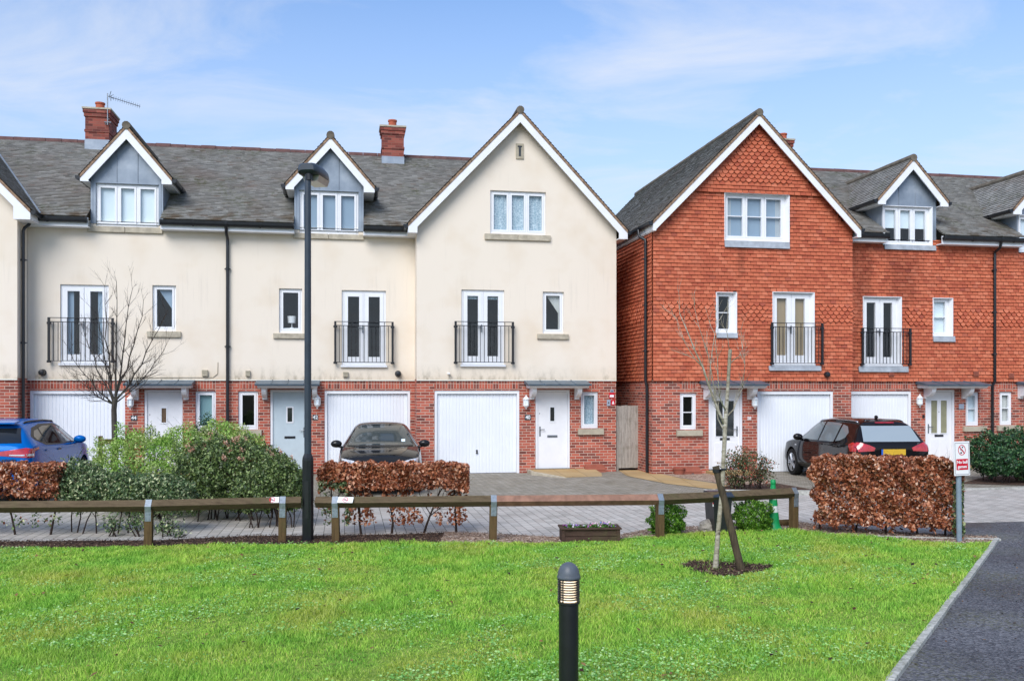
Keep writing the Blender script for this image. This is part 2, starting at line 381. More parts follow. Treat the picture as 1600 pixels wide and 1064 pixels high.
def sheet(mb, org, u, v, U0, U1, V0, V1, holes=(), planes=(), lift=0.0, reveal=0.0, r=.4):
    """a flat sheet in the (u, v) plane with rectangular holes, clipped by planes, with reveals going inward"""
    org, u, v = Vector(org), Vector(u), Vector(v); n = u.cross(v)
    us = sorted({U0, U1} | {h[i] for h in holes for i in (0, 1) if U0 < h[i] < U1})
    vs = sorted({V0, V1} | {h[i] for h in holes for i in (2, 3) if V0 < h[i] < V1})
    P = lambda a, b, h=0.0: org + u * a + v * b + n * (lift + h)
    for i in range(len(us) - 1):
        for j in range(len(vs) - 1):
            um, vm = (us[i] + us[i + 1]) / 2, (vs[j] + vs[j + 1]) / 2
            if any(h[0] < um < h[1] and h[2] < vm < h[3] for h in holes): continue
            poly = clip([(us[i], vs[j]), (us[i + 1], vs[j]), (us[i + 1], vs[j + 1]), (us[i], vs[j + 1])], planes)
            if len(poly) >= 3: mb.add([P(*p) for p in poly], [tuple(range(len(poly)))], r)
    if reveal:
        for a0, a1, b0, b1 in holes:
            if (a0 + a1) / 2 < U0 or (a0 + a1) / 2 > U1 or b1 <= V0 or b0 >= V1: continue
            b0, b1 = max(b0, V0), min(b1, V1)
            for (p, q) in (((a0, b0), (a0, b1)), ((a0, b1), (a1, b1)), ((a1, b1), (a1, b0)), ((a1, b0), (a0, b0))):
                mb.add([P(*p), P(*q), P(*q, -reveal), P(*p, -reveal)], [(0, 1, 2, 3)], r)
def tiles(mb, org, u, v, Wd, L, g=.1, w=.165, lip=.03, inside=None, scallop=None, holes=(), start=0.0, gap=.003):
    org, u, v = Vector(org), Vector(u), Vector(v); n = u.cross(v)
    th = lip * .8; rows = int((L - start) / g) + 1
    for j in range(rows):
        v0 = start + j * g
        if v0 > L - .02: break
        sag = .004 * math.sin(j * 1.3)
        for i in range(-1, int(Wd / w) + 2):
            a = i * w + (w / 2 if j % 2 else 0); b = a + w - gap
            a = max(a, 0); b = min(b, Wd)
            if b - a < .02: continue
            z0, z1 = v0, v0 + g
            skip = False
            for h in holes:
                if a < h[1] and b > h[0] and z0 < h[3] and z1 > h[2]:
                    ol, orr = h[0] - a, b - h[1]
                    if ol > .02 and ol >= orr: b = h[0]
                    elif orr > .02: a = h[1]
                    elif z0 < h[2] - .02: z1 = h[2]
                    elif z1 > h[3] + .02: z0 = h[3]
                    else: skip = True
            if skip or b - a < .015: continue
            uc, vc = (a + b) / 2, (z0 + z1) / 2
            if inside and not inside(uc, vc): continue
            top = min(z0 + g * 1.45, L + .02) if z1 - z0 > g * .9 else z1 + .01
            h0 = lip * random.uniform(.88, 1.15) * (1.25 if scallop and scallop(uc, vc) else 1); h1 = lip * .2
            dz = random.uniform(-.0035, .0035) + sag * .3
            rr = random.random()
            P = lambda x, y, h: org + u * x + v * y + n * h
            if scallop and scallop(uc, vc) and b - a > .12:
                K = 6; arc = []
                for k in range(K + 1):
                    t = k / K; arc.append((a + (b - a) * t, z0 - .012 + .062 * (1 - math.sin(math.pi * t)) + dz))
                vs = [P(x, y, h0) for x, y in arc] + [P(b, top, h1), P(a, top, h1)] + [P(x, y, h0 - th) for x, y in arc]
                fs = [tuple(range(K + 3))] + [(K + 3 + k, K + 4 + k, k + 1, k) for k in range(K)]
                mb.add(vs, fs, rr)
            else:
                d2 = dz + random.uniform(-.002, .002)
                mb.add([P(a, z0 + dz, h0), P(b, z0 + d2, h0), P(b, top, h1), P(a, top, h1), P(a, z0 + dz, h0 - th), P(b, z0 + d2, h0 - th)],
                       [(0, 1, 2, 3), (4, 5, 1, 0)], rr)
# ------------------------------------------------------------------ houses
ZB = 2.5                                              # top of the brick ground storey
class House:
    def __init__(H, label, px0, px1, off, group=None):
        H.off = off; H.s0 = S(px0, off) if not isinstance(px0, str) else float(px0)
        H.w = (S(px1, off) if not isinstance(px1, str) else float(px1)) - H.s0
        H.root = empty('terraced_house', W(H.s0, off), YAW); tag(H.root, label, 'house', 'terraced houses along the close')
        H.liner = 0.0; H.up = []; H.lo = []                          # openings of the upper and lower walls
    def x(H, px): return S(px, H.off) - H.s0
    def z(H, px, py): return Z(px, py, H.off)
    def rect(H, l, t, r, b):
        m = (l + r) / 2; return (H.x(l), H.x(r), H.z(m, b), H.z(m, t))
    def part(H, mb, name, mat, parent=None, **k): return mb.build(name, mat, parent or H.root, **k)
    def walls(H, mat, ztop, gable=None, brick_sides='', ys=9.4, upper=True):
        """gable = (xc, zapex, zeave, t)"""
        pl = []
        if gable:
            xc, za, t = gable; pl = [(t, -1, za - t * xc), (-t, -1, za + t * xc)]
        mb = MB()
        sheet(mb, (0, .03, 0), (1, 0, 0), (0, 0, 1), 0, H.w, -.3, ZB + .02, H.lo, (), 0, .12)
        if 'L' in brick_sides: sheet(mb, (0, ys, 0), (0, -1, 0), (0, 0, 1), 0, ys - .03, -.3, ZB + .02)
        if 'R' in brick_sides: sheet(mb, (H.w, .03, 0), (0, 1, 0), (0, 0, 1), 0, ys - .03, -.3, ZB + .02)
        H.part(mb, 'brick_wall', 'brick')
        mb = MB(); zt = gable[1] if gable else ztop
        sheet(mb, (0, 0, 0), (1, 0, 0), (0, 0, 1), 0, H.w, ZB, zt, H.up, pl, 0, .11)
        if 'L' in brick_sides: sheet(mb, (0, ys, 0), (0, -1, 0), (0, 0, 1), 0, ys, ZB, ztop)
        if 'R' in brick_sides: sheet(mb, (H.w, 0, 0), (0, 1, 0), (0, 0, 1), 0, ys, ZB, ztop)
        mb.add([(0, 0, ZB), (H.w, 0, ZB), (H.w, .03, ZB), (0, .03, ZB)], [(0, 1, 2, 3)])
        H.part(mb, 'rendered_wall' if mat == 'render' else 'tile_backing_wall', mat)
        mb = MB(); sheet(mb, (H.w, ys, 0), (-1, 0, 0), (0, 0, 1), 0, H.w, -.3, zt, (), [(t, -1, za - t * (H.w - xc)), (-t, -1, za + t * (H.w - xc))] if gable else ()); H.part(mb, 'rear_wall', mat)
        mb = MB(); sheet(mb, (0, .95, 0), (1, 0, 0), (0, 0, 1), 0.02, H.w - .02, 0, min(zt, 7.9), (), [(p_[0], p_[1], p_[2] - .25) for p_ in pl]); H.part(mb, 'dark_interior_sheet', 'darkback')  # added near-black sheet, puts the shade of the interior behind the panes
        if mat == 'render':
            mb = MB(); mb.box(.0, H.w, -.012, 0.028, ZB - .03, ZB - .002); H.part(mb, 'drip_bead', 'cream_bead')
    def window(H, q, cols=1, cur=None, trans=None, name='window', y=.06, sw=.045, fw=.05, bottom=0.0, curh=1.0, sashes=True, half=None):
        x0, x1, z0, z1 = q; X0, X1, Z0, Z1 = q; mb = MB(); e = .002;
        if H.liner and z0 > ZB: x1 -= H.liner; z0 += .012
        x0 += e; x1 -= e; z0 += e; z1 -= e
        d0, d1 = y, y + .07
        mb.box(x0, x0 + fw, d0, d1, z0, z1); mb.box(x1 - fw, x1, d0, d1, z0, z1)
        mb.box(x0 + fw, x1 - fw, d0, d1, z1 - fw, z1); mb.box(x0 + fw, x1 - fw, d0 - .012, d1, z0, z0 + fw + .01)
        iw = (x1 - x0 - 2 * fw) / cols; panes = []
        for k in range(cols):
            a, b = x0 + fw + iw * k, x0 + fw + iw * (k + 1)
            if k: mb.box(a - .02, a + .02, d0 - .003, d1, z0 + fw + .01, z1 - fw)
            a += .02 * bool(k) + .004; b -= .02 * (k < cols - 1) + .004; c0, c1 = z0 + fw + .014, z1 - fw - .004
            s0, s1 = d0 - .016, d1 - .01; bt = sw + bottom
            mb.box(a, a + sw, s0, s1, c0, c1); mb.box(b - sw, b, s0, s1, c0, c1)
            mb.box(a + sw, b - sw, s0, s1, c1 - sw, c1); mb.box(a + sw, b - sw, s0, s1, c0, c0 + bt)
            if trans:
                zt = c0 + (c1 - c0) * trans; mb.box(a + sw, b - sw, s0 + .004, s1, zt - .011, zt + .011)
            panes.append((a + sw, b - sw, c0 + bt, c1 - sw))
        if H.liner and z0 > ZB:                        # white lining of the deep reveal in the tile hanging
            lw = H.liner; yo = -.062
            mb.box(X0 - .004, X0 + .012, yo, d0 - .001, Z0, Z1); mb.box(X0, X1 + .004, yo, d0 - .001, Z1 - .012, Z1 + .004)
            mb.add([(X1 + .004, yo, Z0), (X1 + .004, yo, Z1 - .013), (x1, d0 + .01, Z1 - .013), (x1, d0 + .01, Z0), (X1 - .012, yo, Z0), (X1 - .012, yo, Z1 - .013)], [(4, 0, 1, 5), (3, 4, 5, 2)])
            mb.box(X0 + .013, X1 - .013, yo, d0 - .013, Z0, Z0 + .016)
        fr = H.part(mb, name, 'pvc')
        for a, b, p0, p1 in panes:
            m = MB(); m.add([(a, d0 + .02, p0), (b, d0 + .02, p0), (b, d0 + .02, p1), (a, d0 + .02, p1)], [(0, 1, 2, 3)]); m.build('pane', 'glass', fr)
        if cur:
            for cu in ([cur] if isinstance(cur, tuple) else cur):
                kind, matn = cu[0], cu[1]; m = MB(); N = 40; yb = y + .085
                if kind == 'full': lo, hi, xa, xb = z0, z1, x0, x1
                elif kind == 'top': lo, hi, xa, xb = z1 - (z1 - z0) * cu[2], z1, x0, x1
                elif kind == 'sides':
                    lo, hi = z0, z1
                if kind == 'sides':
                    spans = [(x0, x0 + (x1 - x0) * cu[2]), (x1 - (x1 - x0) * cu[2], x1)]
                elif kind == 'right': lo, hi = z0, z1; spans = [(x0 + (x1 - x0) * .12, x1)]
                elif kind == 'left': lo, hi = z0, z1; spans = [(x0, x0 + (x1 - x0) * cu[2])]
                else: spans = [(xa, xb)]
                for xa, xb in spans:
                    vs = []; 
                    for i in range(N + 1):
                        xx = xa + (xb - xa) * i / N; yy = yb + (.012 * math.sin(i * 1.25) if matn in ('net', 'drape') else 0)
                        if kind == 'right':            # swept aside to the right-hand side
                            xl = lambda zv: xa + (xb - xa) * (.0 if zv > .95 else (.75 * min(1, (1 - zv) / .5)))
                            for zv in (1.0, .75, .5, .45, 0): vs.append((xl(zv) + (xb - xl(zv)) * i / N, yy, lo + (hi - lo) * zv))
                        else: vs += [(xx, yy, lo), (xx, yy, hi)]
                    k = 5 if kind == 'right' else 2
                    m.add(vs, [(i * k + j, (i + 1) * k + j, (i + 1) * k + j + 1, i * k + j + 1) for i in range(N) for j in range(k - 1)])
                m.build('blind' if matn.startswith('blind') else 'curtain', matn, fr, smooth=True)
        return fr
    def sill(H, l, t, r, b, mat='stone2', split=True, y=-.06):
        x0, x1, z0, z1 = H.rect(l, t, r, b); m = MB(); xm = (x0 + x1) / 2
        if split: m.bbox(x0, xm - .006, y, .05, z0, z1, .008); m.bbox(xm + .006, x1, y, .05, z0, z1, .008)
        else: m.bbox(x0, x1, y, .05, z0, z1, .008)
        H.part(m, 'window_sill', mat)
    def apron(H, l, t, r, b):
        x0, x1, z0, z1 = H.rect(l, t, r, b); m = MB()
        m.prism([(-.07, z1 + .01), (-.088, z0 + .03), (-.09, z0 + .015), (-.06, z0 + .015), (0, z1 + .01)], x0, x1, axis='x'); H.part(m, 'lead_flashing', 'apron')
    def french(H, l, t, r, b, cur=None, proud=None):
        q = H.rect(l, t, r, b); H.up.append(q)
        f = H.window((q[0], q[1], q[2] + .06, q[3]), 2, cur, None, 'french_door', y=.05, sw=.10, fw=.055, bottom=.05)
        m = MB(); xm = (q[0] + q[1]) / 2; zc = q[2] + (q[3] - q[2]) * .5
        m.bbox(xm - .05, xm - .02, .01, .034, zc - .1, zc + .1, .004); m.bbox(xm - .15, xm - .02, -.01, .012, zc + .02, zc + .042, .006); m.build('handle', 'steel', f)
        m = MB(); m.bbox(q[0] - .03, q[1] + .03, -.07, .05, q[2], q[2] + .06, .006); m.build('threshold', 'pvc', f)
        return q
    def win(H, l, t, r, b, **k):
        q = H.rect(l, t, r, b); (H.up if q[2] > ZB else H.lo).append(q)
        lo = q[2] < ZB
        if lo: k.setdefault('y', .10)
        f = H.window(q, **k)
        return q
    def balcony(H, l, t, r, b):
        x0, x1, z0, z1 = H.rect(l, t, r, b); y0 = -.13; m = MB()
        m.box(x0, x1, y0 - .008, y0 + .008, z1 - .018, z1); m.box(x0, x1, y0 - .005, y0 + .005, z1 - .122, z1 - .104); m.box(x0, x1, y0 - .006, y0 + .006, z0 + .04, z0 + .055)
        n = 14
        for i in range(1, n):
            xx = x0 + (x1 - x0) * i / n; m.box(xx - .008, xx + .008, y0 - .006, y0 + .006, z0 + .055, z1 - (.012 if i % 4 == 0 else .12))
        f = H.part(m, 'balcony_railing', 'iron')
        for xx in (x0, x1):
            p = MB(); p.box(xx - .028, xx + .028, y0 - .025, y0 + .025, z0 + .01, z1)
            for zc in (z0 + .03, z1 - .14): p.tube([(xx, y0, zc), (xx, .02, zc)], .018, 8); p.bbox(xx - .05, xx + .05, y0 - .016, y0 + .03, zc - .028, zc + .028, .008)
            p.build('post', 'iron', f)
    def soldier(H, l, r, t, b):
        x0, x1, z0, z1 = H.rect(l, t, r, b); m = MB(); z1 = ZB - .032
        m.box(x0, x1, .026, .05, z1 - .205, z1); H.part(m, 'soldier_course', 'soldier')
    def garage(H, l, t, r, handle=True):
        x0, x1 = H.x(l), H.x(r); z1 = H.z((l + r) / 2, t); H.lo.append((x0, x1, -.31, z1))
        fw = .07; a, b = x0 + fw, x1 - fw; zt = z1 - fw - .02; m = MB(); n = int((b - a) / .086); pw = (b - a) / n; y = .115
        xs = []
        for i in range(n):
            p = a + i * pw; xs += [(p, y + .012), (p + .010, y), (p + pw - .014, y), (p + pw - .006, y + .012)]
        xs.append((b, y + .012))
        vs = [(xx, yy, zv) for xx, yy in xs for zv in (.03, zt)]
        m.add(vs, [(2 * i, 2 * i + 2, 2 * i + 3, 2 * i + 1) for i in range(len(xs) - 1)])
        g = H.part(m, 'garage_door', 'garage')
        f = MB(); f.box(x0 + .002, a - .003, .05, .16, 0, z1 - .002); f.box(b + .003, x1 - .002, .05, .16, 0, z1 - .002); f.box(a - .003, b + .003, .05, .16, zt + .004, z1 - .002)
        f.build('door_frame', 'pvc', g)
        k = MB(); k.box(a, b, .10, .13, .0, .028); k.build('rubber_seal', 'black', g)
        if handle:
            h = MB(); xm = (a + b) / 2 + .0; zc = .62
            h.lathe([(.028, 0), (.028, .008), (.016, .012)], 0, 0, 12); h.xf(Matrix.Translation((xm, y, zc)) @ Matrix.Rotation(R(90), 4, 'X'))
            h.prism([(xm - .008, zc), (xm + .008, zc), (xm + .03, zc - .075), (xm - .03, zc - .075)], y - .03, y - .014); h.build('handle', 'black', g)
    def door(H, l, t, r, style='slab', mat='whitedoor', hside=1, step=.1, glassmat='darkglass'):
        x0, x1 = H.x(l), H.x(r); z1 = H.z((l + r) / 2, t); H.lo.append((x0, x1, -.31, z1))
        fw = .06; a, b = x0 + fw + .004, x1 - fw - .004; zt = z1 - fw - .004; z0 = step + .03; y = .09; m = MB()
        w = b - a; h = zt - z0; gl = []
        if style == 'slab': gl = [(a + w * .43, a + w * .57, z0 + h * .62, z0 + h * .80)]
        else: gl = [(a + w * .19, a + w * .43, z0 + h * .42, z0 + h * .88), (a + w * .57, a + w * .81, z0 + h * .42, z0 + h * .88)]
        sheet(m, (0, y, 0), (1, 0, 0), (0, 0, 1), a, b, z0, zt, gl, (), 0, .02)
        m.box(a, b, y + .022, y + .05, z0, zt)
        if style != 'slab':
            for (p, q_) in ((.16, .46), (.54, .84)): m.bbox(a + w * p, a + w * q_, y - .006, y + .01, z0 + h * .09, z0 + h * .34, .005)
        d = H.part(m, 'front_door', mat)
        for p0, p1, p2, p3 in gl:
            f = MB(); t_ = .035 if style == 'slab' else .022
            f.box(p0 - t_, p0, y - .012, y + .01, p2 - t_, p3 + t_); f.box(p1, p1 + t_, y - .012, y + .01, p2 - t_, p3 + t_)
            f.box(p0, p1, y - .012, y + .01, p2 - t_, p2); f.box(p0, p1, y - .012, y + .01, p3, p3 + t_); f.build('glazing_frame', 'pvc', d)
            f = MB(); f.add([(p0, y + .012, p2), (p1, y + .012, p2), (p1, y + .012, p3), (p0, y + .012, p3)], [(0, 1, 2, 3)]); f.build('pane', glassmat, d)
        f = MB(); f.box(x0 + .002, a - .003, .05, .15, step, z1 - .002); f.box(b + .003, x1 - .002, .05, .15, step, z1 - .002); f.box(a - .003, b + .003, .05, .15, zt + .004, z1 - .002); f.build('door_frame', 'pvc', d)
        f = MB(); f.box(x0, x1, .0, .15, step, step + .03); f.build('threshold', 'steel', d)
        xm = (a + b) / 2; lz = z0 + h * (.42 if style == 'slab' else .385)
        f = MB(); f.bbox(xm - .14, xm + .14, y - .014, y, lz - .03, lz + .03, .006); f.build('letter_plate', 'black' if style != 'slab' or mat == 'bluedoor' else 'steel', d)
        hx = b - .07 if hside > 0 else a + .07; f = MB(); f.bbox(hx - .018, hx + .018, y - .012, y, z0 + h * .42, z0 + h * .55, .005)
        f.tube([(hx, y - .012, z0 + h * .51), (hx, y - .055, z0 + h * .51), (hx - hside * .12, y - .055, z0 + h * .51)], .011, 8); f.build('handle', 'steel', d)
        f = MB(); f.lathe([(.012, 0), (.012, .006)], 0, 0, 10); f.xf(Matrix.Translation((xm if style != 'slab' else (a + .06 if hside < 0 else b - .05), y, z0 + h * .72)) @ Matrix.Rotation(R(90), 4, 'X')); f.build('spyhole', 'black', d)
    def canopy(H, l, r, bl=None, br=None):
        x0, x1 = H.x(l), H.x(r); dpt = .55; zt = ZB - .01; m = MB()
        m.prism([(.03, zt), (.03, zt - .10), (-dpt, zt - .15), (-dpt - .01, zt - .11)], x0, x1, axis='x')
        for k in range(1, 4):
            xx = x0 + (x1 - x0) * k / 4; m.tube([(xx, .02, zt + .004), (xx, -dpt, zt - .106)], .014, 6)
        cp = H.part(m, 'porch_canopy', 'canopy')
        m = MB(); m.prism([(.028, zt - .104), (.028, zt - .20), (-dpt + .12, zt - .215), (-dpt + .06, zt - .19), (-dpt + .03, zt - .155)], x0 + .06, x1 - .06, axis='x'); m.build('soffit_board', 'barge', cp)
        for px in (bl, br):
            if px is None: continue
            xx = H.x(px); m = MB(); zb = zt - .214
            prof = [(.028, zb + .01), (.028, zb - .30), (-.05, zb - .30), (-.07, zb - .24)] + [(-.08 - .30 * math.sin(t) * 1, zb - .24 + .23 * (1 - math.cos(t))) for t in (.3, .6, .9, 1.2, 1.5)] + [(-.40, zb + .01)]
            m.prism(prof, xx - .06, xx + .06, axis='x'); m.build('bracket', 'barge', cp)
    def lantern(H, px, py):
        xx, zc = H.x(px), H.z(px, py); y = -.10; m = MB()
        m.lathe([(.005, .20), (.012, .17), (.02, .155), (.05, .13), (.085, .085), (.09, .075), (.075, .07)], xx, y, 12)
        m.lathe([(.075, -.075), (.08, -.085), (.06, -.12), (.03, -.15), (.012, -.165), (.01, -.19)], xx, y, 12)
        for k in range(6):
            t = 2 * math.pi * k / 6; m.tube([(xx + .074 * math.cos(t), y + .074 * math.sin(t), -.08), (xx + .074 * math.cos(t), y + .074 * math.sin(t), .08)], .008, 6)
        m.box(xx - .03, xx + .03, -.02, .03, -.08, .06); m.tube([(xx, .0, -.05), (xx, -.07, -.1)], .012, 6); m.xf(Matrix.Translation((0, 0, zc)))
        o = H.part(m, 'wall_lantern', 'skywhite')
        m = MB(); m.lathe([(.06, -.075), (.06, .075)], xx, y, 12); m.xf(Matrix.Translation((0, 0, zc))); m.build('lamp_glass', 'blind', o, smooth=True, angle=40)
    def number(H, body, l, t, r, b, mat='plate'):
        x0, x1, z0, z1 = H.rect(l, t, r, b); m = MB(); m.bbox(x0, x1, .012, .028, z0, z1, .004); o = H.part(m, 'house_number', mat)
        if body: text(body, (z1 - z0) * 1.0, 'skywhite', o, ((x0 + x1) / 2, .011, (z0 + z1) / 2))
    def flue(H, px, py, r=.075, mat='black'):
        m = MB(); m.lathe([(r * 1.15, 0), (r * 1.15, .02), (r, .03), (r, .12), (r * .8, .15), (r * .4, .16)], 0, 0, 18); m.xf(Matrix.Translation((H.x(px), 0, H.z(px, py))) @ Matrix.Rotation(R(90), 4, 'X')); H.part(m, 'boiler_flue', mat, smooth=True, angle=40)
    def vent(H, l, t, r, b, mat):
        x0, x1, z0, z1 = H.rect(l, t, r, b); m = MB(); m.bbox(x0, x1, -.075, .0, z0, z1, .006)
        for k in range(4): zz_ = z0 + (z1 - z0) * (k + .7) / 4.6; m.box(x0 + .02, x1 - .02, -.082, -.07, zz_ - .006, zz_ + .006)
        H.part(m, 'wall_vent', mat)
    def main_roof(H, x0, x1, ze, yr, zr, holes=(), segs=None, ov=.35, keep=None):
        p = math.atan2(zr - ze, yr + ov); L = math.hypot(zr - ze, yr + ov); u, v = (1, 0, 0), (0, math.cos(p), math.sin(p)); o = (x0, -ov, ze)
        hs = [(a - x0, b - x0, v0, v1) for a, b, v0, v1 in holes]; mb = MB()
        sheet(mb, o, u, v, 0, x1 - x0, 0, L, hs)
        ins = (lambda a, b: keep(x0 + a, -ov + b * math.cos(p), ze + b * math.sin(p))) if keep else None
        tiles(mb, o, u, v, x1 - x0, L, g=.1, lip=.036, holes=hs, inside=ins, start=-.04)
        mb.add([(x0, yr, zr), (x1, yr, zr), (x1, 9.4, ze), (x0, 9.4, ze)], [(0, 1, 2, 3)], .4)
        H.part(mb, 'roof', 'rooftile')
        m = MB(); n = int((x1 - x0) / .42)
        for i in range(n):
            a = x0 + (x1 - x0) * i / n; b = x0 + (x1 - x0) * (i + 1) / n; j = random.uniform(-.006, .006)
            m.tube([(a + .006, yr, zr - .035 + j), (b - .004, yr, zr - .035 + j + random.uniform(-.004, .004))], .115, 10, r=random.random())
        H.part(m, 'ridge_tiles', 'ridge')
        for a, b in (segs or [(x0, x1)]):
            m = MB(); m.box(a, b, -ov + .05, -ov + .075, ze - .26, ze - .03); m.box(a, b, -ov + .0751, 0, ze - .26, ze - .235); H.part(m, 'fascia', 'barge')
            m = MB(); yg = -ov - .02; zg = ze - .075; pts = []
            prof = [(yg + .062 * math.cos(t), zg + .066 * math.sin(t)) for t in [math.pi + math.pi * k / 8 for k in range(9)]]
            prof = [(yg - .07, zg + .035), (yg - .052, zg + .035)] + [(yg - .05, zg)] + [(yg + .062, zg)] + [(yg + .066 * math.cos(t), zg + .088 * math.sin(t)) for t in [2 * math.pi - math.pi * k / 8 for k in range(9)]]
            m.prism(prof, a, b, axis='x')
            nb = max(2, int((b - a) / .9))
            for i in range(nb + 1):
                xx = min(max(a + (b - a) * i / nb, a + .02), b - .02); m.prism([(yg + .074 * math.cos(t), zg + .10 * math.sin(t)) for t in [2 * math.pi - math.pi * k / 8 for k in range(9)]] + [(yg - .076, zg + .042)], xx - .02, xx + .02, axis='x')
            H.part(m, 'gutter', 'black')
        return p
    def gable(H, xc, wl, wr, hl, hr, za, zt, yf, yb, bw=.24, parent=None, keep=None, box=.12, left=True, right=True, roofmat='rooftile', gut=True, sideback=None, ridgemat='ridgeg', lead=True):
        """gable roof with ridge along y: hl, hr tip half-widths, wl, wr wall half-widths"""
        tl, tr = (za - zt) / hl, (za - zt) / hr; mb = MB(); vg = MB()
        for sd, hw, t, on in ((-1, hl, tl, left), (1, hr, tr, right)):
            if not on: continue
            p = math.atan(t); L = math.hypot(hw, za - zt)
            if sd < 0: o, u, v = (xc - hw, yb, zt), (0, -1, 0), (math.cos(p), 0, math.sin(p))
            else: o, u, v = (xc + hw, yf, zt), (0, 1, 0), (-math.cos(p), 0, math.sin(p))
            Wd = yb - yf
            if keep:
                f = lambda a, b: keep(o[0] + u[0] * a + v[0] * b, o[1] + u[1] * a, o[2] + v[2] * b)
                tiles(mb, o, u, v, Wd, L, inside=f, lip=.03, start=-.04)
            else: tiles(mb, o, u, v, Wd, L, lip=.03, start=-.04)
            th = .085
            vg.add([(xc, yf, za), (xc + sd * hw, yf, zt), (xc + sd * hw, yf, zt - th), (xc, yf, za - th), (xc, yb, za), (xc + sd * hw, yb, zt), (xc + sd * hw, yb, zt - th), (xc, yb, za - th)],
                   [(0, 1, 2, 3), (0, 4, 5, 1), (3, 2, 6, 7), (1, 5, 6, 2), (4, 7, 6, 5)], .5)
            k = bw / math.cos(p)
            zi = lambda d: za - th - .004 - t * d
            ww = wl if sd < 0 else wr
            poly = [(0, zi(0)), (hw, zi(hw)), (hw, zt - th - box), (ww, zt - th - box), (ww, zi(ww) - k), (0, zi(0) - k)]
            if zi(ww) - k < zt - th - box: poly = [(0, zi(0)), (hw, zi(hw)), (hw, zt - th - box), ((za - zt - k - .004 + box) / t, zt - th - box), (0, zi(0) - k)]
            bb = MB(); bb.prism([(xc + sd * a, b) for a, b in poly], yf + .012, yf + .045); bb.build('bargeboard', 'barge', parent or H.root)
            if gut:
                sb = MB(); ye = sideback if sideback is not None else yb; xa, xb = sorted((xc + sd * ww, xc + sd * (hw - .02)))
                sb.box(xa, xb, yf + .047, ye, zt - th - box + .004, zt - th - box + .028); xe = xc + sd * (hw - .022)
                sb.box(min(xe, xe + sd * .018), max(xe, xe + sd * .018), yf + .047, ye, zt - th - box + .029, zt - th - .006); sb.build('soffit', 'barge', parent or H.root)
                gm = MB(); xg = xc + sd * (hw + .055); zg = zt - .06
                gm.prism([(xg + .058 * math.cos(q), zg + .062 * math.sin(q)) for q in [math.pi + math.pi * i / 8 for i in range(9)]] + [(xg + .062, zg + .03), (xg - .062, zg + .03)], yf + .02, ye)
                for i in range(int((ye - yf) / .9) + 1): yy = yf + .03 + i * .9; gm.prism([(xg + .068 * math.cos(q), zg + .072 * math.sin(q)) for q in [math.pi + math.pi * i_ / 8 for i_ in range(9)]] + [(xg + .07, zg + .036), (xg - .07, zg + .036)], yy, yy + .04)
                gm.build('gutter', 'black', parent or H.root)
        mb.build('roof', roofmat, parent or H.root); vg.build('verge', 'verge', parent or H.root)
        m = MB(); n = max(2, int((yb - yf) / .42))
        for i in range(n):
            a = yf - .015 + (yb - yf) * i / n; b = yf - .015 + (yb - yf) * (i + 1) / n; m.tube([(xc, a + .004, za - .01), (xc, b - .003, za - .01 + random.uniform(-.004, .004))], .105, 10, r=random.random())
        m.build('ridge_tiles', ridgemat, parent or H.root)
    def dormer(H, front, win_, tips, apex_y, p, ze, ov=.35, cols=3, cur=None, trans=None, yr=None):
        """front=(l,r) px of the lead front, win_=(l,t,r,b), tips=(xl,xr,ytip) px"""
        q = H.rect(*win_); xl, xr = H.x(front[0]), H.x(front[1]); xc = (H.x(tips[0]) + H.x(tips[1])) / 2
        hw = (H.x(tips[1]) - H.x(tips[0])) / 2; pxm = (tips[0] + tips[1]) / 2
        za = Z(pxm, apex_y, H.off - .2); zt = Z(pxm, tips[2], H.off - .2); t = (za - zt) / hw; fl = -.02
        H.up.append(q); mb = MB()
        mx = min(xc - xl, xr - xc); pl = [(t, -1, za - .05 - t * xc), (-t, -1, za - .05 + t * xc)]
        sheet(mb, (0, fl, 0), (1, 0, 0), (0, 0, 1), xl, xr, ze - .12, za, [q], pl, 0, .1)
        for xx, sd in ((xl, -1), (xr, 1)):
            ymax = -ov + (zt - ze) / math.tan(p) + .3
            mb.add([(xx, fl, ze - .25), (xx, ymax, ze - .25), (xx, ymax, zt + .05), (xx, fl, zt + .05)], [(0, 1, 2, 3) if sd > 0 else (3, 2, 1, 0)])
        # standing seams of the lead
        for k in (.333, .667):
            xs = q[0] + (q[1] - q[0]) * k; zt2 = za - .05 - abs(xs - xc) * t; mb.tube([(xs, fl - .004, q[3] + .02), (xs, fl - .004, zt2)], .012, 6)
        for xs in (xl + .05, xr - .05): mb.tube([(xs, fl - .002, ze), (xs, fl - .002, zt)], .008, 6)
        mb.box(q[0], q[1], fl - .02, fl, q[3], q[3] + .02)
        d = H.part(mb, 'dormer', 'lead')
        yb = -ov + (za - ze) / math.tan(p) + .1
        zm = lambda y: ze + (y + ov) * math.tan(p)
        H.gable(xc, xc - xl, xr - xc, hw, hw, za, zt, fl - .22, yb, bw=.17, parent=d, keep=lambda x, y, z: z > zm(y) - .06, box=.08, sideback=-ov + (zt - ze) / math.tan(p) + .05)
        H.window(q, cols, cur, trans, 'dormer_window', y=.03, sw=.05)
        return (xl, xr, 0 - .1, (zt - ze) / math.sin(p) - .02), (xl, xr)
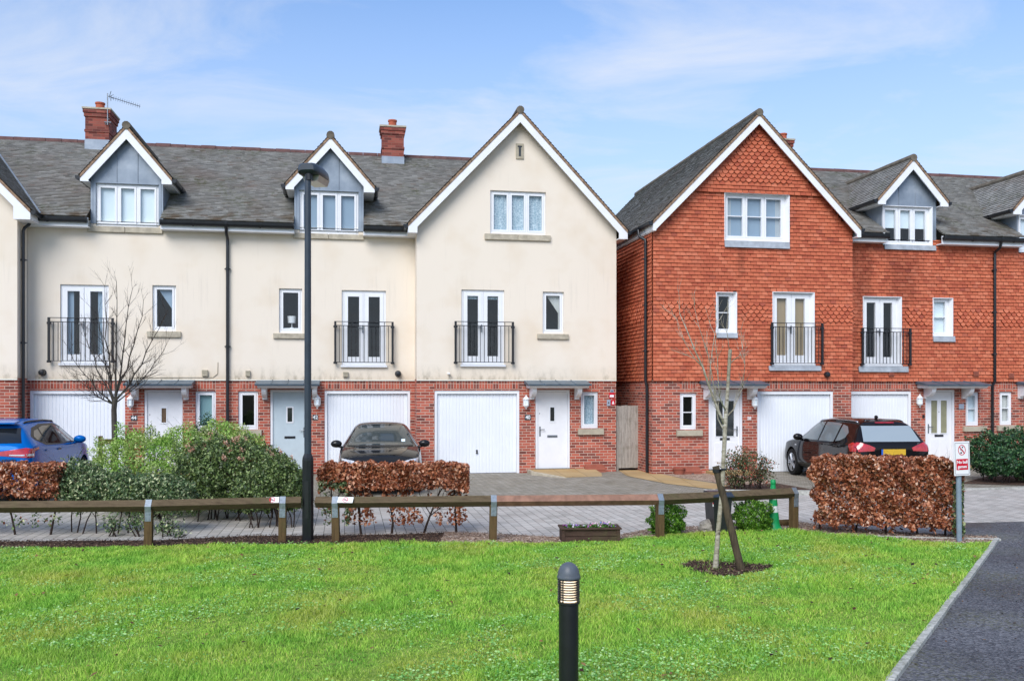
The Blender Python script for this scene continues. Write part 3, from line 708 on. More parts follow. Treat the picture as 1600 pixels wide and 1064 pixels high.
    def downpipe(H, pts, r=.04, top=True):
        m = MB(); m.tube(pts, r, 10)
        zs = sorted([p[2] for p in pts]); a, b = max(((pts[i], pts[i + 1]) for i in range(len(pts) - 1)), key=lambda s_: abs(s_[0][2] - s_[1][2]))
        for k in range(3):
            t = (k + .35) / 3; q = [a[i] + (b[i] - a[i]) * t for i in range(3)]; m.tube([(q[0], q[1], q[2] - .03), (q[0], q[1], q[2] + .03)], r * 1.22, 10); m.box(q[0] - .075, q[0] + .075, q[1] - .01, q[1] + .05, q[2] - .012, q[2] + .012)
        H.part(m, 'downpipe', 'black', smooth=True, angle=40)
    def chimney(H, pxl, pxr, ytop, ybase, yoff, dpt, cap=True, pot=True, aerial=False):
        s0, s1 = S(pxl, yoff) - H.s0, S(pxr, yoff) - H.s0; y0 = yoff - H.off; y1 = y0 + dpt; zt = Z(pxl, ytop, yoff); zb = Z(pxl, ybase, yoff) - .2; m = MB()
        hgt = zt - zb; m.box(s0, s1, y0, y1, zb - .6, zt - .26); m.box(s0 - .03, s1 + .03, y0 - .03, y1 + .03, zt - .259, zt - .15); m.box(s0 - .055, s1 + .055, y0 - .055, y1 + .055, zt - .149, zt - .05)
        m.box(s0 - .02, s1 + .02, y0 - .02, y1 + .02, zt - .259 - hgt * .35, zt - .259 - hgt * .35 + .07)
        ch = H.part(m, 'chimney', 'chim')
        m = MB(); m.box(s0 - .075, s1 + .075, y0 - .075, y1 + .075, zt - .049, zt); m.build('capping', 'stone2', ch)
        m = MB(); m.box(s0 - .012, s1 + .012, y0 - .012, y1 + .012, zb - .3, zb + .36); m.build('flashing', 'lead', ch)
        xm = s0 + (s1 - s0) * .5; m = MB(); m.lathe([(.13, zt - .02), (.12, zt + .2), (.14, zt + .205), (.14, zt + .25), (.11, zt + .25), (.1, zt + .1)], xm, y0 + min(.35, dpt / 2), 18); m.build('chimney_pot', 'terracotta', ch, smooth=True, angle=40)
        if aerial:
            m = MB(); xa, ya = s1 - .02, y0 - .06; z2 = zt + .42
            m.tube([(xa, ya, zt - .5), (xa, ya, z2)], .016, 6); a = Vector((xa, ya, z2 - .08)); b = Vector((xa + .85, ya + .25, z2 - .26)); m.tube([a, b], .011, 5)
            d = (b - a).normalized()
            for k in range(14): q = a.lerp(b, .12 + k * .066); m.tube([q + Vector((-.02, .05, -.05)), q + Vector((.02, -.05, .05))], .004, 4)
            for sg in (-1, 1): m.tube([a + d * .05, a + Vector((.10, -.02, sg * .14))], .01, 5); m.tube([a + d * .05, a + Vector((.16, .02, sg * .06))], .008, 5)
            m.tube([(xa - .09, ya + .01, zt - .42), (xa + .09, ya + .01, zt - .42)], .02, 6); m.tube([(xa - .07, ya + .01, zt - .5), (xa + .05, ya, zt - .3)], .012, 6); m.build('aerial', 'steel', ch)
# ------------------------------------------------------------------ the cream terrace
ZE, YR, ZR = 6.55, 4.3, 9.55
def row_house(H, dl, ze, yr, zr, x0, x1, keep=None, **kw):
    p = math.atan2(zr - ze, yr + .35)
    hole, (a, b) = H.dormer(p=p, ze=ze, **dl)
    H.main_roof(x0, x1, ze, yr, zr, [hole], [(max(x0, -.35) if x0 < 0 else x0, a + .01), (b - .01, min(x1, H.w))], keep=keep)
    return p
# house 44
s44, s42, s40 = S(43, 0), S(356, 0), S(650, 0)
h = House('cream house numbered 44 with a white front door and a television aerial on its chimney', 43, 356, 0)
row_house(h, dict(front=(142, 255), win_=(150, 288, 248, 355), tips=(129, 271, 276), apex_y=196, cur=('full', 'blind')), ZE, YR, ZR, -2.6, h.w)
h.sill(137, 355, 254, 364)
h.french(94, 445, 170, 571, [('sides', 'blindgrey', .25)]); h.balcony(79, 497, 178, 567)
h.win(238, 446, 275, 517, cols=1, cur=('right', 'blindgrey')); h.sill(230, 518, 283, 527, split=False)
h.garage(46, 610, 195, False); h.soldier(46, 195, 596, 609)
h.door(225, 609, 285, hside=-1, glassmat='frosted'); h.canopy(200, 305, 213, 291)
h.win(305, 611, 337, 672, cols=1, cur=('full', 'blindteal'), y=.08); h.soldier(305, 337, 596, 610); h.sill(299, 672, 343, 681, 'stone', False)
h.lantern(205, 628); h.number('44', 204, 649, 214, 657); h.flue(67, 582); h.vent(316, 578, 325, 588, 'stone')
h.walls('render', 6.5)
h.chimney(133, 170, 168, 226, 3.75, .95, aerial=True)
m = MB(); m.tube([(h.x(205), -.012, h.z(205, 590)), (h.x(333), -.012, h.z(333, 589.5)), (h.x(340), -.012, h.z(340, 584)), (h.x(340.5), -.012, h.z(340, 566))], .008, 5); h.part(m, 'cable', 'stone2')
h.downpipe([(.16, -.38, ZE - .10), (.16, -.38, ZE - .26), (.08, -.46, ZE - .36), (.055, -.48, ZE - .44), (.055, -.48, .05)])
# house 42
h = House('cream house numbered 42 with a pale blue front door', 356, 650, 0)
row_house(h, dict(front=(460, 568), win_=(468, 299, 560, 366), tips=(447, 585, 289), apex_y=211, cur=('full', 'blindgrey')), ZE, YR, ZR, 0, h.w + 2.2)
h.sill(458, 366, 568, 374)
h.win(436, 451, 472, 520, cols=1); h.sill(427, 521, 478, 529, split=False)
h.french(534, 454, 603, 574); h.balcony(524, 503, 613, 569)
h.garage(507, 610, 641, False); h.soldier(507, 641, 597, 609)
h.door(422, 609, 483, mat='bluedoor', hside=1); h.canopy(401, 500, 414, 492)
h.win(372, 611, 403, 671, cols=1, y=.08); h.soldier(372, 402, 597, 610); h.sill(366, 672, 409, 681, 'stone', False)
h.lantern(496, 627); h.number('42', 488.5, 648, 497, 656); h.flue(622, 584); h.vent(384, 579, 391, 588, 'stone'); h.vent(536, 581, 544, 589, 'stone')
h.walls('render', 6.5)
h.chimney(597, 631, 196, 252, 3.7, .6)
h.downpipe([(.0, -.36, ZE - .12), (.0, -.3, ZE - .32), (.0, -.08, ZE - .42), (.0, -.07, ZE - .5), (.0, -.07, .05)])
# lamp shade standing on the sill inside the small window
m = MB(); xx, z0 = h.x(455), h.z(455, 512); m.lathe([(.10, .14), (.12, .32), (.118, .32), (.098, .142)], xx, .28, 20); m.lathe([(.05, 0), (.05, .02), (.012, .03), (.012, .15)], xx, .28, 12); m.xf(Matrix.Translation((0, 0, z0)))
tl = m.build('table_lamp', 'skywhite', None, smooth=True, angle=40); tl.location = W(h.s0, 0); tl.rotation_euler = (0, 0, YAW); tag(tl, 'small white table lamp seen through the upstairs window of house 42', 'lamp')
m = MB(); m.box(h.x(432), h.x(476), .14, .48, z0 - .03, z0); h.part(m, 'inner_sill', 'pvc')
# house 40 with the big gable
OG = -.7
h = House('cream gabled house numbered 40 with a single big gable and lace curtains', 651, 963, OG)
xc = h.x(807); za = Z(812, 171, OG - .28); zt = Z(812, 354, OG - .28)
hl, hr = xc - (S(638, OG - .28) - h.s0), (S(981, OG - .28) - h.s0) - xc; hw = (hl + hr) / 2; xc = ((S(638, OG - .28) + S(981, OG - .28)) / 2) - h.s0
t40 = (za - zt) / hw
h.win(766, 299, 853, 366, cols=3, cur=('full', 'net'), sw=.045); h.sill(757, 367, 860, 376)
h.french(721, 453, 788, 573, [('top', 'net', .12)]); h.balcony(711, 503, 800, 569)
h.win(848, 456, 881, 521, cols=1, cur=('right', 'drape')); h.sill(839, 522, 888, 530, split=False)
h.garage(679, 610, 812); h.soldier(679, 812, 597, 610)
h.door(837, 609, 891, hside=-1); h.canopy(819, 916, 831, 901)
h.win(908, 612, 935, 669, cols=1, cur=('full', 'net'), y=.08); h.soldier(908, 935, 597, 611); h.sill(903, 670, 943, 679, 'stone', False)
h.lantern(821, 628); h.number('40', 820, 648, 830, 656); h.flue(701, 584, .03, 'skywhite')
h.walls('render', zt + .02, (xc, za - .03, t40), 'LR')
h.gable(xc, xc, h.w - xc, hw, hw, za, zt, -.28, 10.2, bw=.17, box=.16)
m = MB(); q = h.rect(806, 225, 818, 249); m.bbox(q[0], q[1], -.03, .01, q[2], q[3], .006); o = h.part(m, 'slit_vent', 'stone'); m = MB(); xm = (q[0] + q[1]) / 2; m.box(xm - .03, xm + .03, -.034, -.02, q[2] + .07, q[3] - .06); m.box(xm - .06, xm + .06, -.034, -.02, q[3] - .1, q[3] - .06); m.build('slot', 'plate', o)
for l, t, r, b, mt, mk in ((954, 609, 959, 613, 'signgrey', 0), (952, 613.5, 960.5, 622, 'red', 1), (948.5, 624.5, 954, 634, 'signgrey', 0), (955, 624.5, 961.5, 633, 'red', 2)):
    x0, x1, z0, z1 = h.rect(l, t, r, b); m = MB(); m.bbox(x0, x1, .016, .028, z0, z1, .003); o = h.part(m, 'wall_sign', mt)
    if mk == 1: m = MB(); m.box(x0 + .02, x1 - .02, .012, .016, z0 + .025, z0 + (z1 - z0) * .6); m.build('white_panel', 'skywhite', o)
    if mk == 2: m = MB(); xm = (x0 + x1) / 2; m.prism([(xm - .035, z0 + .03), (xm + .035, z0 + .03), (xm, z1 - .02)], .012, .016); m.build('triangle', 'skywhite', o)
    if mk == 0: m = MB(); m.blob((x0 + x1) / 2, .016, (z0 + z1) / 2, .02, .005, .025, 6); m.build('emblem', 'plate', o)
# house 46 at the left
h46s1 = S(27, OG); h = House('cream gabled house cut by the left edge of the photo', str(h46s1 - 5.35), str(h46s1), OG)
tipx = S(47, OG - .28) - h.s0; ztl = Z(47, 327, OG - .28); hw4 = hw + .03; xc4 = tipx - hw4; za4 = ztl + t40 * hw4
h.walls('render', ztl + .02, (xc4, za4 - .03, t40), 'LR')
zm = lambda y: ZE + (y + OG + .35) * (ZR - ZE) / (YR + .35)
h.gable(xc4, xc4, h.w - xc4, hw4, hw4, za4, ztl, -.28, 5.2, bw=.17, box=.16, keep=lambda x, y, z: z > zm(y) - .08 or x < 2.6, sideback=.75)
m = MB()                                              # lead valley between the two roofs
vp = [];
for k in range(9):
    zk = ztl + (za4 - ztl) * k / 8 * .93; vp.append((xc4 + (za4 - zk) / t40 + .03, (zk - ZE) * (YR + .35) / (ZR - ZE) - .35 - OG, zk + .03))
m.tube(vp, .022, 6); h.part(m, 'valley', 'lead')
h = None
# ------------------------------------------------------------------ the red tile-hung houses
ZER, OR_, O58 = 6.62, -1.0, -1.7
def hang(H, ztop, gable=None, band=None, left=None, x1=None, holes=None, split=None, tri=None):
    mb = MB(); hs = holes if holes is not None else H.up
    pl = None
    if gable: xc_, za_, t_ = gable; pl = lambda x, z: z < za_ - abs(x - xc_) * t_ - .13
    zt_ = gable[1] if gable else ztop
    def scal(a, b):
        z = ZB + b
        if band and band[0] < z < band[1] and a > .32: return not any(q[0] - .16 < a < q[1] + .16 and z > q[2] - .1 and z < q[3] + .1 for q in hs)
        if tri and z > tri + .25: xc_, za_, t_ = gable; return z < za_ - .35 - abs(a - xc_) * t_ * 1.25
        return False
    X1 = x1 or H.w
    if split: 
        tiles(mb, (0, 0, ZB), (1, 0, 0), (0, 0, 1), X1, split - ZB, lip=.045, gap=.009, inside=(lambda a, b: pl(a, ZB + b)) if pl else None, scallop=scal, holes=[(a, b, c_ - ZB, d - ZB) for a, b, c_, d in hs], start=-.03)
        n0 = split - ZB
        tiles(mb, (0, -.05, ZB), (1, 0, 0), (0, 0, 1), X1, zt_ - ZB, lip=.045, gap=.009, inside=lambda a, b: pl(a, ZB + b), scallop=scal, start=n0)
    else:
        tiles(mb, (0, 0, ZB), (1, 0, 0), (0, 0, 1), X1, zt_ - ZB, lip=.045, gap=.009, inside=(lambda a, b: pl(a, ZB + b)) if pl else None, scallop=scal, holes=[(a, b, c_ - ZB, d - ZB) for a, b, c_, d in hs], start=-.03)
    if left:
        ys = left; tiles(mb, (0, ys, ZB), (0, -1, 0), (0, 0, 1), ys + .03, ztop - ZB, lip=.045, gap=.009, scallop=lambda a, b: band and band[0] < ZB + b < band[1] and a < ys - .35, start=-.03)
    H.part(mb, 'hung_tiles', 'hung')
# house 58
h = House('red tile-hung gabled house numbered 58 beside the side gate', 1020, 1331, O58); h.liner = .075
sA, sB = S(1021, O58 - .28), S(1346, O58 - .28); xc = (sA + sB) / 2 - h.s0; hw = (sB - sA) / 2
za = Z(1187, 175, O58 - .28); zt = Z(1187, 350, O58 - .28); t58 = (za - zt) / hw
h.french(1206, 457, 1271, 572, ('full', 'blindtan')); h.balcony(1203, 505, 1281, 570)
h.win(1118, 457, 1150, 521, cols=1, trans=.5); 
h.win(1131, 303, 1232, 378, cols=3, cur=[('sides', 'drape', .14), ('full', 'blindgrey')], trans=.52, fw=.075)  # full blue-grey blind is added, its colour imitates sky reflected in the panes
h.garage(1184, 611, 1303, False); h.soldier(1184, 1303, 598, 611)
h.door(1108, 608, 1161, 'twin', hside=1); h.canopy(1093, 1188, 1103, 1171)
h.win(1063, 614, 1089, 671, cols=1, trans=.46, y=.08); h.soldier(1063, 1089, 598, 613); h.sill(1057, 672, 1097, 681, 'stone', False)
h.lantern(1177, 628); h.number('58', 1166, 650, 1176, 657, 'brick'); h.flue(1290, 585)
band58 = (Z(1190, 500, O58), Z(1190, 472, O58)); zs58 = Z(1187, 304, O58)
h.walls('backing', zt + .02, (xc, za - .05, t58), 'LR')
hang(h, zt, (xc, za - .05, t58), band58, 9.4, None, None, zs58, zs58)
for q_ in ((1118, 521, 1151, 529), (1131, 379, 1232, 389), (1200, 572, 1281, 580)): h.apron(*q_)
h.gable(xc, xc, h.w - xc, hw, hw, za, zt, -.28, 10.1, bw=.155, box=.18)
h.downpipe([(-.22, .55, zt - .12), (-.2, .5, zt - .3), (-.09, .32, zt - .42), (-.09, .32, zt - .5), (-.09, .32, ZB - .02), (-.05, .32, ZB - .2), (-.05, .32, .05)])
h58 = h
# house 60
s60 = h.s0 + h.w
h = House('red tile-hung house with a dormer standing behind the black car', str(s60), 1551, OR_); h.liner = .075
h.win(1456, 466, 1487, 526, cols=1, cur=('full', 'blind'), trans=.5)
h.french(1347, 464, 1407, 574); h.balcony(1344, 513, 1418, 571)
p60 = row_house(h, dict(front=(1377, 1462), win_=(1378, 323, 1455, 384), tips=(1365, 1474, 312), apex_y=246, cur=('top', 'blind', .55), trans=None), ZER, 4.3, 9.48, -2.4, h.w)
h.apron(1380, 384, 1460, 392)
h.garage(1321, 611, 1425, False); h.soldier(1330, 1425, 599, 611)
h.door(1447, 609, 1493, 'twin', hside=-1, glassmat='olivefrost'); h.canopy(1431, 1528, 1447, 1506)
h.win(1510, 613, 1531, 665, cols=1, cur=('full', 'blind'), trans=.5, y=.08); h.soldier(1509, 1531, 599, 612); h.sill(1505, 666, 1540, 674, 'stone', False)
h.lantern(1434, 626); h.number('', 1499, 631, 1507, 639, 'signgrey'); h.vent(1387, 580, 1395, 588, 'boxred'); h.vent(1519, 580, 1527, 588, 'boxred')
band60 = (Z(1450, 506, OR_), Z(1450, 481, OR_))
h.walls('backing', 6.5); hang(h, 6.5, None, band60)
for q_ in ((1456, 526, 1490, 535), (1340, 573, 1417, 582)): h.apron(*q_)
m = MB(); m.bbox(h.x(1442), h.x(1445), .0, .03, h.z(1444, 653), h.z(1444, 648), .006); h.part(m, 'doorbell', 'black')
h.downpipe([(h.w, -.36, ZER - .12), (h.w, -.3, ZER - .32), (h.w, -.09, ZER - .42), (h.w, -.09, ZER - .5), (h.w, -.09, ZB - .02), (h.w - .03, -.03, ZB - .16), (h.w - .03, -.03, .05)])
# small chimney stack standing behind the verge of house 58
h.chimney(1222, 1238, 217, 240, 4.6 + OR_, .6)
s62 = h.s0 + h.w
# house 62 at the right edge
h = House('red tile-hung house cut by the right edge of the photo', str(s62), str(s62 + 5.2), OR_); h.liner = .075
DX = S(1630, OR_) - h.s0
row_house(h, dict(front=(1588, 1672), win_=(1590, 338, 1670, 396), tips=(1575, 1688, 328), apex_y=258, cur=('top', 'blind', .5)), ZER, 4.3, 9.48, 0, h.w)
h.win(1563, 612, 1583, 664, cols=1, trans=.5, cur=('full', 'drape'), y=.08); h.soldier(1562, 1584, 599, 612); h.sill(1558, 665, 1593, 673, 'stone', False)
h.door(1602, 609, 1648, 'twin', hside=1); h.canopy(1588, 1660, 1594, 1654); h.garage(1668, 611, 1770, False); h.vent(1574, 583, 1582, 591, 'boxred')
h.win(1618, 465, 1650, 526, cols=1); h.french(1700, 464, 1762, 574)
h.walls('backing', 6.5, None, 'R'); hang(h, 6.5, None, band60)
# ------------------------------------------------------------------ ground
def poly_sheet(name, pts, z, mat, kind='structure', sub=0):
    m = MB(); m.add([(p[0], p[1], z) for p in pts], [tuple(range(len(pts)))]); o = m.build(name, mat); tag(o, kind=kind); return o
def grit(name, stops, scale=140, rough=.95, moss=0, bumpk=.6):
    t = NT(name); o = t.obj(); n = t.noise(o, scale, 3, .7); vo = t.n('ShaderNodeTexVoronoi'); t.set(vo.inputs['Vector'], o); vo.inputs['Scale'].default_value = scale * .45
    f = t.math('MULTIPLY_ADD', vo.outputs['Color'], .6); t.t.nodes[-1].inputs[2].default_value = .0
    f = t.math('ADD', t.math('MULTIPLY', t.sep(vo.outputs['Color'])[0], .6), t.math('MULTIPLY', n, .4))
    col = t.ramp(f, stops); big = t.noise(o, .9, 4)
    col = t.mix(t.ramp(big, [(.35, .3), (.65, 0)]), col, t.mix(1, col, (.6, .58, .55, 1), 'MULTIPLY'))
    if moss: col = t.mix(t.math('MULTIPLY', t.ramp(t.noise(o, .7, 4), [(.45, 0), (.65, 1)]), t.ramp(t.noise(o, 25, 4), [(.45, 0), (.62, moss)])), col, c(104, 104, 62, .7))
    t.bump(vo.outputs[0], bumpk, .01)
    return t.fin(col, rough, 0, .25)
M['asphalt'] = grit('asphalt', [(.15, c(60, 61, 66, .9)), (.5, c(94, 95, 100, .9)), (.8, c(124, 124, 128, .9)), (1, c(160, 160, 162, .9))], 110, .8, .75)
def patched(m):
    nt_ = m.node_tree; b = nt_.nodes['Principled BSDF']; src = b.inputs['Base Color'].links[0].from_socket; g_ = nt_.nodes.new('ShaderNodeNewGeometry').outputs[0]
    n_ = nt_.nodes.new('ShaderNodeTexNoise'); n_.inputs['Scale'].default_value = .55; n_.inputs['Detail'].default_value = 6; nt_.links.new(g_, n_.inputs[0])
    r_ = nt_.nodes.new('ShaderNodeMapRange'); r_.inputs[1].default_value = .35; r_.inputs[2].default_value = .65; r_.inputs[3].default_value = .68; r_.inputs[4].default_value = 1.18; nt_.links.new(n_.outputs[0], r_.inputs[0])
    mx_ = nt_.nodes.new('ShaderNodeMix'); mx_.data_type = 'RGBA'; mx_.blend_type = 'MULTIPLY'; mx_.inputs[0].default_value = 1; nt_.links.new(src, mx_.inputs[6]); nt_.links.new(r_.outputs[0], mx_.inputs[7]); nt_.links.new(mx_.outputs[2], b.inputs['Base Color'])
    r2 = nt_.nodes.new('ShaderNodeMapRange'); r2.inputs[1].default_value = .35; r2.inputs[2].default_value = .65; r2.inputs[3].default_value = .5; r2.inputs[4].default_value = .95; nt_.links.new(n_.outputs[0], r2.inputs[0]); nt_.links.new(r2.outputs[0], b.inputs['Roughness'])
patched(M['asphalt'])
M['gravel'] = grit('pink_gravel', [(.1, c(96, 74, 60, .8)), (.4, c(160, 134, 114, .8)), (.7, c(196, 174, 154, .85)), (1, c(222, 206, 190, .85))], 60, .95)
M['mulch'] = grit('bark_mulch', [(.1, c(38, 28, 24, .8)), (.45, c(78, 60, 50, .8)), (.75, c(112, 88, 72, .8)), (1, c(168, 142, 120, .8))], 60, .95)
M['kerb'] = grit('kerb_concrete', [(.1, c(150, 150, 142, .9)), (.5, c(184, 184, 176, .9)), (1, c(206, 204, 196, .9))], 60, .9, .55, .3)
M['beige'] = mk_brick('beige_slab', [(0, c(196, 164, 112, .8)), (.5, c(212, 182, 132, .8)), (1, c(200, 174, 130, .8))], c(140, 120, 84, .7), .6, .6, .006, 0, .35, 0, .2)
M['paver'] = mk_brick('grey_block_paving', [(0, c(182, 178, 170, .9)), (.35, c(196, 192, 184, .92)), (.7, c(206, 201, 193, .92)), (1, c(190, 183, 174, .9))], c(104, 104, 96, .7), .24, .16, .005, R(90), .3, .5, .35)
M['drive'] = mk_brick('mossy_drive_paving', [(0, c(150, 144, 132, .85)), (.35, c(168, 162, 150, .85)), (.7, c(182, 176, 164, .85)), (1, c(158, 150, 134, .85))], c(116, 114, 84, .8), .2, .1, .007, R(45), .4, .5, .6)
M['soil'] = grit('lawn_soil', [(.1, c(80, 108, 36, .95)), (.5, c(114, 144, 54, .95)), (1, c(148, 164, 80, .95))], 50)
m = MB(); m.add([(-500, -300, -.03), (500, -300, -.03), (500, 900, -.03), (-500, 900, -.03)], [(0, 1, 2, 3)]); tag(m.build('ground', grit('far_ground', [(0, c(70, 78, 50, .7)), (1, c(110, 112, 84, .7))], 8)), kind='structure')
def strip(name, s0, s1, o0, o1, z, mat, root=True):
    m = MB(); m.add([(s0, o0, z), (s1, o0, z), (s1, o1, z), (s0, o1, z)], [(0, 1, 2, 3)]); o = m.build(name, mat); o.location = W(0, 0); o.rotation_euler = (0, 0, YAW); tag(o, kind='structure'); return o
strip('road', -45, 45, -14.5, -6.3, 0.0, 'paver')
strip('driveway', -45, 45, -6.2, 9, .02, 'drive')
m = MB(); n = 100
for i in range(n): a = -45 + .9 * i; m.bbox(a, a + .894, -6.31, -6.19, -.05, .034 + random.uniform(-.003, .003), .01)
o = m.build('kerb', 'kerb'); o.location = W(0, 0); o.rotation_euler = (0, 0, YAW); tag(o, kind='structure')
K1, K2 = G(1558, 845), G(1395, 1064); kd = (K1 - K2).normalized(); kn = Vector((kd.y, -kd.x, 0))
K0 = K2 - kd * 10
far = [(-520, 866), (-200, 864), (0, 861), (232, 857), (480, 853), (600, 854), (770, 851), (900, 851), (1000, 842), (1070, 838), (1130, 835), (1240, 832), (1300, 838), (1400, 847), (1490, 852), (1540, 852)]
FAR = [G(*p) for p in far]
lawn_poly = [K0.xy - kn.xy * .02] + [Vector((-14, -2))] + [p.xy for p in FAR] + [(K1 - kd * .1 - kn * .02).xy]
poly_sheet('lawn', lawn_poly, .030, 'soil')
bfar = [(-520, 850), (-200, 849), (0, 847), (250, 845), (400, 838), (500, 838), (620, 836), (700, 832), (760, 834), (870, 840), (960, 838), (1010, 828), (1090, 823), (1200, 817), (1250, 817), (1300, 822), (1400, 832), (1558, 840)]
BF = [G(*p) for p in bfar]
xs = -1.05
poly_sheet('mulch_bed', [p.xy for p in FAR if p.x < xs] + [Vector((xs, 13.05)), Vector((xs, 14.2))] + [p.xy for p in reversed(BF) if p.x < xs], .016, 'mulch')
poly_sheet('gravel_bed', [Vector((xs, 13.05))] + [p.xy for p in FAR if p.x > xs] + [K1.xy] + [p.xy for p in reversed(BF) if p.x > xs] + [Vector((xs, 14.2))], .016, 'gravel')
# footpath of asphalt on the right, its edging and the back edging of the lawn
pk = [K0 + kn * .02, K1 + kn * .02, G(1490, 841), G(1470, 818), G(1640, 814), at(2600, 16.2), Vector((30, -4, 0))]
poly_sheet('footpath', [p.xy for p in pk], .006, 'asphalt')
def edging(p, q, name, h=.05, w=.05, seg=.9):
    m = MB(); L = (q - p).length; d = (q - p) / L; nn = Vector((d.y, -d.x, 0)); k = int(L / seg)
    for i in range(k + 1):
        a, b = i * seg + .003, min((i + 1) * seg - .003, L)
        if b - a < .05: continue
        bm_ = MB(); bm_.bbox(a, b, -w / 2, w / 2, -.08, h + random.uniform(-.004, .004), .008)
        ang = math.atan2(d.y, d.x); bm_.xf(Matrix.Translation(p + nn * random.uniform(-.004, .004)) @ Matrix.Rotation(ang, 4, 'Z')); m.add(bm_.v, bm_.f)
    tag(m.build(name, 'kerb'), kind='structure')
edging(K0, K1, 'path_kerb', .05, .065); edging(G(1285, 838), K1 + Vector((.05, 0, 0)), 'lawn_kerb', .04, .06)
# mulch ring round the young tree
rp = []
for k in range(28):
    t = 2 * math.pi * k / 28; j = 1 + .16 * math.sin(3 * t + 1) + .1 * math.sin(7 * t); b = G(1132, 892); rp.append(Vector((b.x + .52 * j * math.cos(t), b.y + .42 * j * math.sin(t))))
ringm = poly_sheet('mulch_ring', rp, .042, 'mulch')
poly_sheet('path', [G(*p).xy for p in ((966, 736), (1008, 736), (1060, 748), (1150, 762), (1120, 767), (1040, 757), (980, 745))], .030, 'beige')
poly_sheet('gravel_strip', [G(*p).xy for p in ((1020, 741), (1110, 739), (1180, 744), (1215, 757), (1152, 760), (1066, 748))], .026, 'gravel')
poly_sheet('soil_bed', [G(*p).xy for p in ((1140, 760), (1215, 757), (1275, 768), (1105, 770))], .034, 'mulch')
poly_sheet('shrub_bed', [G(*p).xy for p in ((90, 786), (470, 786), (470, 757), (150, 745), (100, 765))], .028, 'mulch')
poly_sheet('planting_bed', [G(*p).xy for p in ((1500, 757), (1545, 745), (1760, 748), (1760, 765))], .030, 'mulch')
edging(G(1100, 771), G(1285, 773), 'bed_kerb', .09, .1)
# ------------------------------------------------------------------ lawn grass, chips and leaves
def inpoly(P, poly):
    x, y = P[:, 0], P[:, 1]; ins = np.zeros(len(P), bool); n = len(poly)
    for i in range(n):
        x0, y0 = poly[i][0], poly[i][1]; x1, y1 = poly[(i + 1) % n][0], poly[(i + 1) % n][1]
        cnd = ((y0 > y) != (y1 > y)) & (x < (x1 - x0) * (y - y0) / ((y1 - y0) or 1e-9) + x0); ins ^= cnd
    return ins
def vnoise(P, s, seed=0):
    r2 = np.random.default_rng(seed); out = np.zeros(len(P))
    for k in range(7):
        a = r2.uniform(0, 2 * np.pi); f = s * r2.uniform(.5, 2.0); out += np.sin((P[:, 0] * np.cos(a) + P[:, 1] * np.sin(a)) * f + r2.uniform(0, 6.3))
    return out / 3.0
def grass_mat():
    t = NT('lawn_grass'); a = t.attr(); g = t.geo()
    A = t.ramp(a, [(0, c(96, 146, 44, 1.05)), (.4, c(176, 212, 84, 1.18)), (.75, c(196, 226, 104, 1.2)), (.93, c(214, 222, 122, 1.08)), (1, c(226, 208, 132, 1.05))])
    B = t.ramp(a, [(0, c(74, 132, 40, 1.05)), (.5, c(150, 202, 80, 1.18)), (1, c(178, 222, 102, 1.15))])
    Y = t.ramp(a, [(0, c(150, 160, 62, 1)), (.5, c(204, 204, 88, 1.05)), (1, c(226, 218, 148, 1.05))])
    col = t.mix(t.ramp(t.noise(g, 1.1, 5, .65), [(.42, 0), (.6, 1)]), A, B)
    col = t.mix(t.ramp(t.noise(t.mapv(g, loc=(2, 4, 0)), 5.5, 4, .7), [(.52, 0), (.66, .55)]), col, t.mix(1, col, (.52, .62, .5, 1), 'MULTIPLY'))
    col = t.mix(t.ramp(t.noise(t.mapv(g, loc=(5, 9, 0)), .8, 4), [(.5, 0), (.68, .7)]), col, Y)
    tr = t.n('ShaderNodeBsdfTranslucent', Color=col); t.fin(col, .55, 0, .3); mx = t.n('ShaderNodeMixShader', Fac=.48)
    t.set(mx.inputs[1], t.b.outputs[0]); t.set(mx.inputs[2], tr.outputs[0]); t.t.links.new(mx.outputs[0], t.out.inputs[0]); return t.m
M['grass'] = grass_mat()
def make_grass(n):
    Y = 5.2 + (14.6 - 5.2) * rng.random(n) ** .8; X = rng.uniform(-1, 1, n) * (Y * .60 + 1.2)
    P = np.stack([X, Y], 1); P = P[inpoly(P, lawn_poly)]
    ring = inpoly(P, rp); P = P[~ring | (rng.random(len(P)) < .06)]
    n = len(P); h = rng.uniform(.022, .05, n) * (1 + .45 * np.clip(vnoise(P, 2.2, 3), -1, 1.4) + .45 * np.clip(vnoise(P, 9, 5), -.8, 1.2)); h = np.clip(h, .015, .11); w = rng.uniform(.0022, .0042, n) * (P[:, 1] / 9)
    a = rng.uniform(0, 2 * np.pi, n); lean = rng.uniform(.2, 1.1, n) * h; b = rng.uniform(0, 2 * np.pi, n)
    base = np.stack([P[:, 0], P[:, 1], np.full(n, .028)], 1); sd = np.stack([np.cos(a), np.sin(a), np.zeros(n)], 1) * w[:, None]
    ld = np.stack([np.cos(b), np.sin(b), np.zeros(n)], 1)
    mid = base + ld * (lean * .35)[:, None]; mid[:, 2] += h * .6; tip = base + ld * lean[:, None]; tip[:, 2] += h
    V = np.stack([base - sd, base + sd, mid + sd * .8, tip, mid - sd * .8], 1)
    o = npmesh('grass', V, 5, 'grass', np.clip(rng.normal(.45, .34, n), 0, 1), None, [(0, 1, 2, 4), (4, 2, 3)]); tag(o, kind='stuff')
make_grass(520000)
M['clover'] = leafy('clover_leaf', [(0, c(84, 144, 60, .95)), (.5, c(134, 188, 92, .98)), (.88, c(166, 208, 126, 1)), (1, c(192, 220, 158, 1))])
